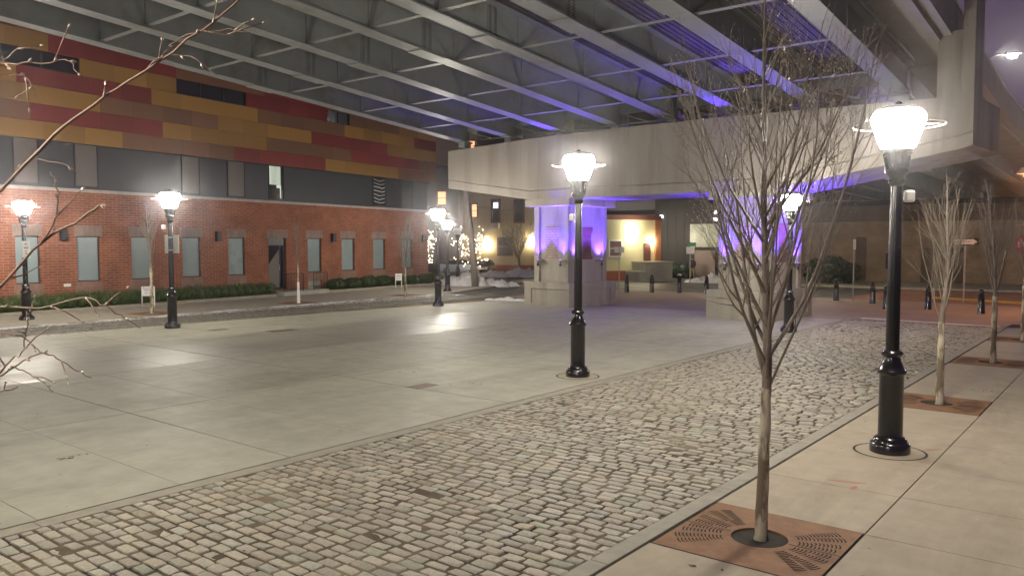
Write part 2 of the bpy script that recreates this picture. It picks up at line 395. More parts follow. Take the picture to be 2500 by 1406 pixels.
# right-hand sidewalk, slabs 1.5 m, with openings where the tree grates lie
grates = [(-2.87,7.50),(-2.87,15.97),(-2.87,22.35),(-2.87,28.10)]
sw = MB()
ys = [-6.7] + [-6.7 + 1.48*k for k in range(1, 28)]
ysw = [8.24 + 1.487*k for k in range(-10, 17)]
xs = [-3.658,-2.09,-0.60,0.90,2.4,3.9,5.4,6.9]
for i in range(len(xs)-1):
    for j in range(len(ysw)-1):
        x0,x1,y0,y1 = xs[i],xs[i+1],ysw[j],ysw[j+1]
        gx = 0.013; gy = 0.013 if j % 4 == 2 else 0.006
        segs = [(y0+gy/2, y1-gy/2)]
        if i == 0:
            for gx_, gy_ in grates:
                out = []
                for a, b_ in segs:
                    lo, hi = gy_-0.775, gy_+0.775
                    if hi <= a or lo >= b_: out.append((a,b_)); continue
                    if lo-a > 0.02: out.append((a,lo))
                    if b_-hi > 0.02: out.append((hi,b_))
                segs = out
        for a, b_ in segs: sw.box(x0+gx/2, a, -0.04, x1-gx/2, b_, 0.0)
structure(sw.build('sidewalk', M['sidewalk'], bevel=0.004))

# granite setts
def setts(x0, x1, y0, y1, seed, fine_to, bx=0.260, by=0.1410, base=(0.385,0.352,0.278), skew=None):
    rnd = random.Random(seed); b = MB()
    ny = int((y1-y0)/by)
    for r in range(ny):
        yc = y0 + (r+0.5)*by
        xa = x0 + (skew(yc) if skew else 0); xb = x1 + (skew(yc) if skew else 0)
        x = xa - rnd.random()*0.2 + 0.0
        while x < xb:
            w = bx*rnd.uniform(0.86,1.10)
            a = max(x, xa); e = min(x+w, xb)
            x += w
            if e - a < 0.07: continue
            g = rnd.uniform(0.022,0.046)/2; gy = rnd.uniform(0.022,0.040)/2
            ya = yc-by/2+gy; yb = yc+by/2-gy; a += g; e -= g
            top = rnd.gauss(-0.001, 0.0035); k = rnd.uniform(0.76,1.16); wv = rnd.gauss(0,0.022); gv = rnd.gauss(0,0.012)
            col = (base[0]*k*(1+wv), base[1]*k*(1+gv), base[2]*k*(1-wv))
            if rnd.random() < 0.06: col = (col[0]*0.97, col[1]*0.93, col[2]*0.91)
            if rnd.random() < 0.04: col = (col[0]*0.90, col[1]*0.98, col[2]*0.92)
            tx, ty = rnd.gauss(0,0.005), rnd.gauss(0,0.012)
            cx, cy = (a+e)/2, (ya+yb)/2
            if yc < fine_to:
                j = lambda s=0.006: rnd.gauss(0, s)
                cr = rnd.uniform(0.005,0.016)
                pts = [(a+cr,ya),(cx,ya),(e-cr,ya),(e,ya+cr),(e,yb-cr),(e-cr,yb),(cx,yb),(a+cr,yb),(a,yb-cr),(a,ya+cr)]
                pts = [(p+j(), q+j(0.004)) for p, q in pts]
                n = len(pts); ins = rnd.uniform(0.86,0.93)
                ring = lambda f, z: [(cx+(p-cx)*f, cy+(q-cy)*f, z + tx*(p-cx)/0.12 *0.6+ ty*(q-cy)/0.06*0.18) for p, q in pts]
                vs = [(p,q,-0.045) for p,q in pts] + ring(0.985, top-0.007) + ring(0.95, top-0.002) + ring(ins, top+0.001)
                fs = []
                for L_ in range(3):
                    fs += [(L_*n+i, L_*n+(i+1)%n, (L_+1)*n+(i+1)%n, (L_+1)*n+i) for i in range(n)]
                fs.append(tuple(range(3*n,4*n)))
                b.add(vs, fs, 0, col)
            else:
                c = 0.02
                pts = [(a,ya),(e,ya),(e,yb),(a,yb)]
                vs = [(p,q,-0.04) for p,q in pts] + [(cx+(p-cx)*0.97, cy+(q-cy)*0.95, top-0.008) for p,q in pts] + [(cx+(p-cx)*0.82, cy+(q-cy)*0.7, top+tx*(p-cx)/0.12+ty*(q-cy)/0.06*0.15) for p,q in pts]
                fs = [(i,(i+1)%4,4+(i+1)%4,4+i) for i in range(4)] + [(4+i,4+(i+1)%4,8+(i+1)%4,8+i) for i in range(4)] + [(8,9,10,11)]
                b.add(vs, fs, 0, col)
    return b
structure(setts(-8.695,-3.87,0.2,31.9,3,17.0).build('cobbled_street', M['cobble'], color=True, autosmooth=50))
# sandy bedding between the setts, fuller in places
bd = MB(); nx, ny = 44, 220
vs = []; rnd = random.Random(8)
for j in range(ny+1):
    for i in range(nx+1):
        x = -8.70 + 4.84*i/nx; y = -1 + 33.0*j/ny
        h = math.sin(x*1.7+0.6*math.sin(y*0.9))*math.sin(y*1.05+1.3*math.sin(x*0.8)) + 0.5*math.sin(x*3.1+y*2.3)
        vs.append((x, y, -0.0105 + 0.0042*h + rnd.gauss(0,0.0015)))
bd.add(vs, [(j*(nx+1)+i, j*(nx+1)+i+1, (j+1)*(nx+1)+i+1, (j+1)*(nx+1)+i) for j in range(ny) for i in range(nx)])
structure(bd.build('sand_bed', M['bedding'], smooth=True))
# far setted lane along the building
skl = lambda y: -0.075*(y-10)
structure(setts(-30.45,-26.75,-4,33.4,5,-99, base=(0.16,0.15,0.125), skew=lambda y: max(-2,-0.05*(y-8)) + (0.0)).build('cobbled_lane', M['cobble'], color=True))
fb = MB(); fb.sheet([(-33,-6),(-26,-6),(-26,33.5),(-33,33.5)], -0.0125); structure(fb.build('lane_bed', M['bedding']))
# building-side sidewalk
bw = MB()
bw.prism([(-30.2,-6),(-30.5,9),(-31.75,34),(-36.4,47),(-39.6,47),(-38.6,34),(-36.6,18),(-35.2,-6)][::-1], -0.06, 0.03)
structure(bw.build('building_sidewalk', M['curb']))
# paved strip under and beyond the piers, band, brick road, far pavements
pv = MB(); pv.sheet([(-27.5,33.6),(8,33.6),(8,41.5),(-9,43.8),(-27.5,43.8)], -0.012); pv.sheet([(-26,31.6),(-8.7,31.6),(-8.7,33.6),(-26,33.6)], -0.004); pv.sheet([(-8.7,31.9),(-3.67,31.9),(-3.67,33.6),(-8.7,33.6)], -0.004)
structure(pv.build('paver_pavement', M['pavers']))
wb = MB(); wb.prism([(-8.6,32.45),(-3.68,31.93),(-3.68,32.33),(-8.6,33.0)], -0.03, 0.004); structure(wb.build('stone_band', M['white_line']))
rd = MB(); rd.sheet([(-12.5,43.9),(-9,43.9),(12,41.6),(40,41.0),(40,62),(12,62),(-12.5,56)], -0.030); structure(rd.build('brick_road', M['brick_road']))
yl = MB(); yl.prism([(-8.9,47.7),(-8.9,47.3),(-4.6,45.3),(6,42.9),(6,43.3),(-4.5,45.75)], -0.04, 0.06); structure(yl.build('yellow_kerb', M['yellow']))
fs_ = MB(); fs_.prism([(-24,56.4),(-12,55.5),(30,61),(30,66),(-24,66)], -0.06, 0.08); structure(fs_.build('far_pavement', M['curb']))
rs = MB(); rs.sheet([(-60,54),(-36,54),(-36,58),(-60,58)], -0.02); structure(rs.build('street', M['asphalt']))

# pink utility marks on the sidewalk
pk = MB(); rnd = random.Random(2)
for cx, cy, l, w, a in ((-2.75,9.95,0.42,0.10,0.3),(-2.60,9.75,0.2,0.07,1.6),(-2.25,12.25,0.38,0.06,0.9),(-1.92,6.95,0.30,0.16,0.2),(-1.80,7.15,0.12,0.10,0.6)):
    n = 12; pts = []
    for i in range(n):
        t = 2*math.pi*i/n; r_ = rnd.uniform(0.75,1.2)
        p, q = l/2*math.cos(t)*r_, w/2*math.sin(t)*r_
        pts.append((cx+p*math.cos(a)-q*math.sin(a), cy+p*math.sin(a)+q*math.cos(a)))
    pk.sheet(pts, 0.003)
structure(pk.build('paint_mark', M['pink_paint']))

# leaf litter and specks of grit
lt = MB(); rnd = random.Random(44)
def leaf(x, y, z, r_):
    a = rnd.random()*6.28; c, q = math.cos(a), math.sin(a)
    pts = [(-r_,0),(-r_*0.3,r_*0.45),(r_*0.6,r_*0.35),(r_,0),(r_*0.5,-r_*0.4),(-r_*0.4,-r_*0.35)]
    lt.add([(x+c*u-q*v, y+q*u+c*v, z+rnd.uniform(0.003,0.012)) for u,v in pts], [tuple(range(6))], rnd.randrange(3))
for cx, cy, n, sp in ((-11.2,4.55,9,0.10),(-12.6,12.4,7,0.25),(-10.9,12.0,5,0.2),(-3.1,13.6,6,0.12),(-2.4,17.9,8,0.16),(-3.0,6.1,4,0.3)):
    for _ in range(n): leaf(cx+rnd.gauss(0,sp), cy+rnd.gauss(0,sp), 0.0, rnd.uniform(0.02,0.045))
for _ in range(160): leaf(rnd.uniform(-24,-9), rnd.uniform(3,28), 0.0, rnd.uniform(0.008,0.022))
for _ in range(70): leaf(rnd.uniform(-3.6,2.5), rnd.uniform(5,26), 0.0, rnd.uniform(0.006,0.018))
for _ in range(120): leaf(rnd.uniform(-8.6,-3.9), rnd.uniform(3,26), 0.006, rnd.uniform(0.008,0.022))
tag(lt.build('leaf_litter', [mat('dry leaf', (0.06,0.035,0.018), 0.8), mat('dark leaf', (0.025,0.018,0.012), 0.8), mat('pale chip', (0.5,0.48,0.42), 0.7)]), kind='stuff')

# ================================================================ TREE GRATES
def make_grate():
    root = empty('tree_grate', (0,0,0), 0, '', 'tree grate', 'rusted iron tree grates in the pavement')
    b = MB(); h = 0.765; n = 48; hole = 0.27
    outer = []
    for i in range(n):
        a = 2*math.pi*i/n; c, s = math.cos(a), math.sin(a); k = h/max(abs(c),abs(s))
        outer.append((c*k, s*k, 0.004))
    inner = [(hole*math.cos(2*math.pi*i/n), hole*math.sin(2*math.pi*i/n), 0.004) for i in range(n)]
    low = [(x,y,-0.10) for x,y,_ in inner]
    b.add(outer+inner+low, [(i,(i+1)%n,n+(i+1)%n,n+i) for i in range(n)] + [(n+i,n+(i+1)%n,2*n+(i+1)%n,2*n+i) for i in range(n)])
    b.build('grate_plate', M['rust'], root)
    s = MB()
    for side in (0, 1):
        for ring in range(13):
            r0 = 0.36 + 0.036*ring; r1 = r0 + 0.015
            for sec in range(4):
                a0 = side*math.pi + (-0.86+0.44*sec) + 0.03; a1 = a0 + 0.38
                m = max(1, round((a1-a0)*r0/0.125)); st_ = (a1-a0)/m
                for k in range(m):
                    b0 = a0 + st_*k; b1 = b0 + st_*0.78; n_ = 3
                    vs = []
                    for u in range(n_+1):
                        t = b0+(b1-b0)*u/n_; bow = 0.010*math.sin(math.pi*u/n_)
                        vs += [((r0+bow)*math.cos(t),(r0+bow)*math.sin(t),0.0062),((r1+bow)*math.cos(t),(r1+bow)*math.sin(t),0.0062)]
                    if max(max(abs(v[0]),abs(v[1])) for v in vs) > 0.72: continue
                    s.add(vs, [(2*u,2*u+1,2*u+3,2*u+2) for u in range(n_)])
    s.box(-0.765,-0.004,0.003,-0.29,0.004,0.0064); s.box(0.29,-0.004,0.003,0.765,0.004,0.0064)
    s.build('dark_slot_sheets', M['void'], root)['kind'] = 'stuff'  # dark sheets laid on the plate stand for the shade in open slots
    e = MB(); rnd = random.Random(5)
    vs = [(0,0,-0.045)] + [(0.275*math.cos(t*math.pi/12), 0.275*math.sin(t*math.pi/12), -0.06+rnd.gauss(0,0.01)) for t in range(24)]
    e.add(vs, [(0,1+t,1+(t+1)%24) for t in range(24)])
    for _ in range(90):
        r_, t = 0.26*math.sqrt(rnd.random()), rnd.random()*6.28; z = rnd.uniform(0.012,0.025)
        e.lathe([(0.001,0),(z,z*0.4),(z*0.7,z),(0.001,z*1.2)], 5, (r_*math.cos(t), r_*math.sin(t), -0.055))
    e.build('mulch', M['soil'], root)
    return root
gr0 = make_grate()
glabels = ['near square rusted tree grate in the pale sidewalk around the nearest bare tree',
           'rusted tree grate just beyond the closest big street lamp on the right sidewalk',
           'rusted tree grate around the third tree along the right sidewalk',
           'small far rusted tree grate at the right edge of the photo']
allg = list(grates) + [(-31.83,16.3),(-32.01,23.65),(-32.2,30.95)]
glabels += ['rusted tree grate by the brick building behind the lamp with a sign on it',
            'rusted tree grate around the young tree with white trunk guard',
            'rusted tree grate in front of the clipped round shrubs']
for i, (x, y) in enumerate(allg):
    o = gr0 if i == 0 else dup(gr0, (0,0,0))
    o.location = (x, y, 0 if i < 4 else 0.032); o['label'] = glabels[i]

# ================================================================ STREET LAMPS
def make_lamp():
    root = empty('street_lamp', (0,0,0), 0, '', 'street lamp', 'black post lamps around the plaza')
    b = MB()
    b.lathe([(0.262,0),(0.262,0.115),(0.25,0.135),(0.225,0.15),(0.215,0.185),(0.195,0.205),(0.165,0.225),(0.160,0.25),(0.157,1.06),(0.165,1.08),(0.188,1.10),(0.188,1.135),(0.165,1.16),(0.140,1.21),(0.115,1.27),(0.108,1.32),(0.140,1.35),(0.145,1.375),(0.125,1.40),(0.092,1.42)], 28)
    b.build('lamp_base', M['black_paint'], root, autosmooth=35)
    p = MB(); p.lathe([(0.090,1.41),(0.086,2.2),(0.076,3.45),(0.074,3.66)], 20); p.build('pole', M['black_paint'], root, autosmooth=35)
    k = MB()
    k.lathe([(0.076,3.655),(0.095,3.68),(0.105,3.72),(0.090,3.745),(0.105,3.78),(0.15,3.84),(0.155,3.88),(0.135,3.90),(0.130,4.05),(0.150,4.09),(0.205,4.125),(0.212,4.145),(0.2,4.16)], 24)
    for i in range(8):
        t = 2*math.pi*i/8; c, s = math.cos(t), math.sin(t)
        k.tube([(0.142*c,0.142*s,3.88),(0.152*c,0.152*s,4.0),(0.175*c,0.175*s,4.10)], 0.014, 6)
    k.build('lantern_holder', M['black_paint'], root, autosmooth=35)
    q = MB(); q.lathe([(0.195,4.155),(0.225,4.20),(0.315,4.46),(0.340,4.53),(0.340,4.585),(0.315,4.64),(0.28,4.675)], 26)
    q.build('globe', M['globe'], root, smooth=True)
    q = MB(); q.lathe([(0.30,4.665),(0.29,4.685),(0.17,4.735),(0.05,4.75)], 22); q.build('added_hood', M['ring_metal'], root, smooth=True)  # opaque top added to cut the upward light
    h = MB(); h.ring(0.575, 0.0065, 4.475, 44)
    for i in range(3):
        t = 2*math.pi*i/3+0.3; h.tube([(0.315*math.cos(t),0.315*math.sin(t),4.475),(0.575*math.cos(t),0.575*math.sin(t),4.475)], 0.006, 5)
    h.build('hoop', M['ring_metal'], root, smooth=True)
    c = MB(); c.lathe([(0.05,4.745),(0.06,4.755),(0.035,4.78),(0.01,4.80)], 14); c.build('finial', M['black_paint'], root)
    return root
lamp0 = make_lamp()
lamps = [((-2.69,11.80),1.00,'nearest and tallest black street lamp standing on the right sidewalk'),
         ((-9.60,14.37),1.02,'black street lamp on the plaza in front of the left concrete column'),
         ((-26.10,14.07),0.985,'black street lamp with a square sign back strapped to its pole'),
         ((-32.95,12.03),0.955,'black street lamp at the left edge carrying a narrow white notice'),
         ((-25.66,26.75),0.955,'lit street lamp whose globe hangs beside the brick building corner'),
         ((-32.98,35.20),0.91,'lit street lamp standing just behind the one at the building corner'),
         ((-9.09,26.00),0.955,'black street lamp glimpsed through the nearest bare tree by the right column'),
         ((-32.06,59.40),0.885,'small distant street lamp beside the yellow wall across the road'),
         ((-2.69,-1.40),1.00,'assumed unseen street lamp on the right sidewalk behind the left edge of the view'),  # this lamp and the next two are unseen, assumed to light the foreground
         ((-9.60,2.60),1.00,'assumed unseen street lamp on the plaza just outside the left edge of the view'),
         ((-26.10,1.60),1.00,'assumed unseen street lamp on the far plaza side outside the left edge of the view'),
         ((1.8,50.5),1.0,'unseen lamp added across the brick road to brighten the tan brick wall')]  # last lamp is unseen, added to brighten the tan brick wall
for i, ((x,y), s, lab) in enumerate(lamps):
    o = lamp0 if i == 0 else dup(lamp0, (0,0,0))
    o.location = (x,y,0); o.scale = (1,1,s); o.rotation_euler = (0,0,0.4*i); o['label'] = lab
# concrete footing discs around two of the lamps
ft = MB()
for x,y in ((-2.69,11.80),(-9.60,14.37)):
    for (ra, rb, mi, z) in ((0.0,0.44,0,0.004),(0.44,0.475,1,0.003)):
        n = 40; vs = []
        for i in range(n):
            t = 2*math.pi*i/n; vs += [(x+max(ra,0.01)*math.cos(t), y+max(ra,0.01)*math.sin(t), z),(x+rb*math.cos(t), y+rb*math.sin(t), z)]
        ft.add(vs, [(2*i,2*i+1,(2*i+3)%(2*n),(2*i+2)%(2*n)) for i in range(n)], mi)
structure(ft.build('lamp_footing', [M['sidewalk'], M['joint']]))
# unlit lamp near the building corner
def unlit_lamp(x, y, s, label):
    r_ = lamp0.copy(); COL.objects.link(r_); r_.location = (x,y,0); r_.scale = (1,1,s); r_['label'] = label
    for ch in list(lamp0.children):
        if ch.name.startswith('globe'):
            c = ch.copy(); c.data = ch.data.copy(); c.data.materials[0] = M['dull_globe']
        else: c = ch.copy()
        COL.objects.link(c); c.parent = r_
unlit_lamp(-40.13, 43.96, 0.86, 'unlit street lamp in front of the parked blue sedan')

def box_on_pole(name, x, y, z, w, dpt, h, material, label, cat, rz=0.0):
    b = MB(); b.box(-w/2,-dpt/2,-h/2,w/2,dpt/2,h/2)
    o = b.build(name, material, bevel=min(w,dpt,h)*0.25); o.location = (x,y,z); o.rotation_euler = (0,0,rz)
    return tag(o, label, cat)
box_on_pole('junction_box', -2.55, 11.90, 3.52, 0.13, 0.11, 0.16, M['white_plastic'], 'white plastic box clamped to the pole of the nearest lamp', 'electrical box', R(38))
box_on_pole('junction_box', -9.72, 14.28, 3.44, 0.10, 0.10, 0.15, M['white_plastic'], 'white plastic box clamped to the lamp pole before the left column', 'electrical box', R(38))
box_on_pole('junction_box', -26.28, 13.93, 3.45, 0.13, 0.13, 0.16, M['white_plastic'], 'white plastic box on the lamp pole above the square sign back', 'electrical box', R(38))

# ================================================================ BRIDGE
SL = 0.079; YE = 29.85; Z0 = 8.045
def gz(y):
    if y <= 42: return Z0 - SL*(y - YE)
    return Z0 - SL*(42 - YE) - 0.012*(y-42)
bridge = empty('overpass_bridge', (0,0,0), 0, 'grey steel girder overpass crossing over the plaza', 'bridge')
gx = [-27.52,-24.53,-21.52,-18.57,-15.85,-13.03,-10.10,-7.12]   # left edge of each bottom flange
FW = [0.55,0.55,0.55,0.55,0.57,0.60,0.62,0.66]
YN = -14.0; WEB = 1.08
def sbox(b, x0, x1, ya, yb, za, zb, m=0):
    """box that follows the falling grade; za, zb above the flange soffit line"""
    b.hexa([(x0,ya,gz(ya)+za),(x1,ya,gz(ya)+za),(x1,yb,gz(yb)+za),(x0,yb,gz(yb)+za)],
           [(x0,ya,gz(ya)+zb),(x1,ya,gz(ya)+zb),(x1,yb,gz(yb)+zb),(x0,yb,gz(yb)+zb)], m)
cross_y = [YE-2.62-3.70*k for k in range(0, 11)]
for i, (x, w) in enumerate(zip(gx, FW)):
    b = MB(); c = x + w/2
    sbox(b, x, x+w, YN, YE, 0, 0.045)                    # bottom flange
    sbox(b, c-0.012, c+0.012, YN, YE+0.9, 0.045, WEB)    # web
    sbox(b, c-0.25, c+0.25, YN, YE+0.9, WEB, WEB+0.04)   # top flange
    sbox(b, x+0.04, x+w-0.04, YE+0.05, YE+0.9, -0.03, 0.045)
    sbox(b, x+0.08, x+w-0.08, YE+0.3, YE+0.8, -0.30, -0.03)   # bearing
    for ys_ in (18.6, 2.0):                                # field splice plates
        sbox(b, x-0.03, x+w+0.03, ys_-0.55, ys_+0.55, -0.030, 0.0)
        sbox(b, c+0.012, c+0.030, ys_-0.22, ys_+0.22, 0.10, WEB-0.08)
        sbox(b, x+0.02, c-0.06, ys_-0.55, ys_+0.55, 0.045, 0.07); sbox(b, c+0.06, x+w-0.02, ys_-0.55, ys_+0.55, 0.045, 0.07)
    for yy in cross_y:                                     # web stiffeners
        sbox(b, c-0.012-0.03, c-0.012, yy-0.006, yy+0.008, 0.045, WEB); sbox(b, c+0.012, c+0.042, yy-0.006, yy+0.006, 0.045, WEB)
    g_ = b.build('girder', M['steel'], bridge)
    bl = MB()
    for ys_ in (18.6,):
        for ci, cc in enumerate((-0.17,-0.12,-0.07,0.07,0.12,0.17)):
            for rr in range(11):
                yy = ys_+cc; zz = gz(yy)+0.14+0.083*rr+(0.04 if ci % 2 else 0)
                bl.lathe([(0.016,0),(0.016,0.02),(0.009,0.024)], 6, (0,0,0))
                # turn the bolt on its side (axis +x)
                n0 = len(bl.v)-18
                for q in range(n0, n0+18):
                    vx,vy,vz = bl.v[q]; bl.v[q] = (c+0.030+vz, yy+vx, zz+vy)
    bl.build('splice_bolts', M['dark_metal'], g_)['kind'] = 'stuff'
# cross frames
for yy in cross_y:
    for i in range(7):
        xa = gx[i]+FW[i]/2+0.012; xb = gx[i+1]+FW[i+1]/2-0.012
        b = MB()
        sbox(b, xa, xb, yy-0.085, yy+0.085, 0.10, 0.113)
        if False:
            za, zb = gz(yy)+0.18, gz(yy)+WEB-0.1; xm = (xa+xb)/2
            b.tube([(xa,yy,zb),(xm,yy,za)], 0.05, 4); b.tube([(xb,yy,zb),(xm,yy,za)], 0.05, 4)
        b.build('cross_frame', M['steel'], bridge)
# end diaphragms over the cap
for i in range(7):
    xa = gx[i]+FW[i]/2+0.012; xb = gx[i+1]+FW[i+1]/2-0.012; yy = YE+0.75
    b = MB(); sbox(b, xa, xb, yy, yy+0.02, 0.55, WEB); sbox(b, xa, xb, yy-0.1, yy+0.1, 0.10, 0.12)
    xm = (xa+xb)/2
    b.tube([(xa,yy,gz(yy)+0.6),(xm,yy,gz(yy)+0.14)], 0.03, 4)
    b.build('end_frame', M['steel'], bridge)
# deck: corrugated forms between girders, slab above, overhang and parapet
b = MB()
for i in range(7):
    xa = gx[i]+FW[i]/2+0.25; xb = gx[i+1]+FW[i+1]/2-0.25
    n = int((xb-xa)/0.1)
    for k in range(n):
        x0 = xa+(xb-xa)*k/n; x1 = xa+(xb-xa)*(k+1)/n
        za = WEB+0.05 + (0.0 if k % 2 else 0.028)
        sbox(b, x0, x1, YN, YE+1, za, WEB+0.14)
b.build('deck_form', M['deck_form'], bridge)
b = MB(); sbox(b, -29.0, -5.325, YN, YE+1.2, WEB+0.14, WEB+0.36)
sbox(b, -6.55, -5.33, YN, YE+1.2, WEB+0.06, WEB+0.14)
b.build('deck_slab', M['deck_conc'], bridge)
for xa, xb in ((-5.32,-5.0),(-29.05,-28.7)):
    b = MB(); sbox(b, xa, xb, YN, 42, WEB+0.20, WEB+1.25); sbox(b, xa, xb, 42, 120, WEB+0.20, WEB+1.25)
    b.build('parapet', M['deck_conc'], bridge)
b = MB()
for k in range(30):
    y = -10+3*k; b.tube([(-5.10,y,gz(y)+WEB+1.25),(-5.10,y,gz(y)+WEB+1.52)], 0.03, 5)
b.tube([(-5.10,YN,gz(YN)+WEB+1.52),(-5.10,42,gz(42)+WEB+1.52),(-5.10,90,gz(90)+WEB+1.52)], 0.05, 8)
b.build('railing', M['galv'], bridge)
# the next span beyond the cap
for i, (x, w) in enumerate(zip(gx, FW)):
    b = MB(); c = x+w/2
    
    for ya_, yb_ in ((YE+1.5,42),(42,120)): sbox(b, x, x+w, ya_, yb_, 0, 0.045); sbox(b, c-0.012, c+0.012, ya_, yb_, 0.045, WEB)
    b.build('girder', M['steel'], bridge)
b = MB(); sbox(b, -29.0, -5.325, YE+1.2, 42, WEB+0.05, WEB+0.36); sbox(b, -29.0, -5.325, 42, 120, WEB+0.05, WEB+0.36)
b.build('deck_slab', M['deck_conc'], bridge)
for (x_, y_) in ((-16.6,47.5),(-21.0,49.0)):  # unseen fittings added to light the road and the tan brick wall
    b = MB(); b.box(x_-0.35,y_-0.35,gz(y_)+0.10,x_+0.35,y_+0.35,gz(y_)+0.3); f_ = b.build('fill_downlight', M['dark_metal'], bridge)
    b = MB(); b.box(x_-0.27,y_-0.27,gz(y_)+0.07,x_+0.27,y_+0.27,gz(y_)+0.098); b.build('fill_lens', mat('warm downlight lens', (1,0.9,0.7), 0.5, emit=(1.0,0.86,0.66), estr=520), f_)
# downpipe on the outer girder side
b = MB(); b.tube([(-6.2,YN,gz(YN)+0.8),(-6.2,29.0,gz(29)+0.8)], 0.05, 8); b.build('drain_pipe', M['steel'], bridge)

# ================================================================ PIER (cap + two columns), skewed a little
pier = empty('bridge_pier', (-20.25,29.58,0), R(-4.2), 'massive concrete bridge pier with haunched cap on two panelled columns', 'bridge pier')
# local x along the cap, y into depth; x=0 front right corner of the left column plinth
CW = 3.5                                     # depth of cap
def cap_top(x):                              # crowned top
    return 7.78 - 0.0010*(x+2.0)**2 if x < 0 else 7.78-0.004*(x+2.0)-0.0012*x*x
b = MB()
prof = [(-8.0,5.70),(-2.35,4.93),(-2.35,4.60),(0.10+2.35-2.35+0.0,4.60)]
# front polygon of the cap: left tip -> right tip
XL, XR = -7.95, 15.96
bot = [(XL,5.72),(-2.42,4.94),(0.28,4.94),(2.55,4.90),(6.85,4.88),(9.55,4.88),(XR-0.35,5.85),(XR,5.95)]
top = [(XL,7.60),(-4.5,7.70),(-1.0,7.77),(3.0,7.76),(7.5,7.70),(11.5,7.60),(14.0,7.52),(XR,7.50)]
xsn = sorted(set([p[0] for p in bot] + [p[0] for p in top] + [XL + (XR-XL)*k/60 for k in range(61)]))
def lerp(tab, x):
    for (a, za), (b_, zb) in zip(tab, tab[1:]):
        if a <= x <= b_: return za + (zb-za)*(x-a)/(b_-a)
    return tab[-1][1]
rnd = random.Random(4)
vs = []; fs = []
for x in xsn:
    zb, zt = lerp(bot,x), lerp(top,x) + rnd.gauss(0,0.008)
    zi = zb+0.42                       # soft score line above the soffit
    vs += [(x,0.02,zb),(x,0.0,zi-0.035),(x,0.07,zi-0.02),(x,0.0,zi+0.03),(x,0,zt),(x,CW,zt),(x,CW,zb)]
n = 7
for i in range(len(xsn)-1):
    for j in range(n):
        fs.append((i*n+j, i*n+(j+1)%n, (i+1)*n+(j+1)%n, (i+1)*n+j)[::-1])
fs.append(tuple(range(n))[::-1]); fs.append(tuple((len(xsn)-1)*n+j for j in range(n)))
b.add(vs, [f[::-1] for f in fs]); b.build('pier_cap', M['pier_cap'], pier)
# cheek wall and end pilaster at the right tip
b = MB(); b.box(14.88,0.05,7.48,15.60,0.75,9.55); b.box(15.60,0.03,7.48,XR-0.004,1.1,12.6)
b.build('cheek_wall', M['pier_cap'], pier, bevel=0.02)

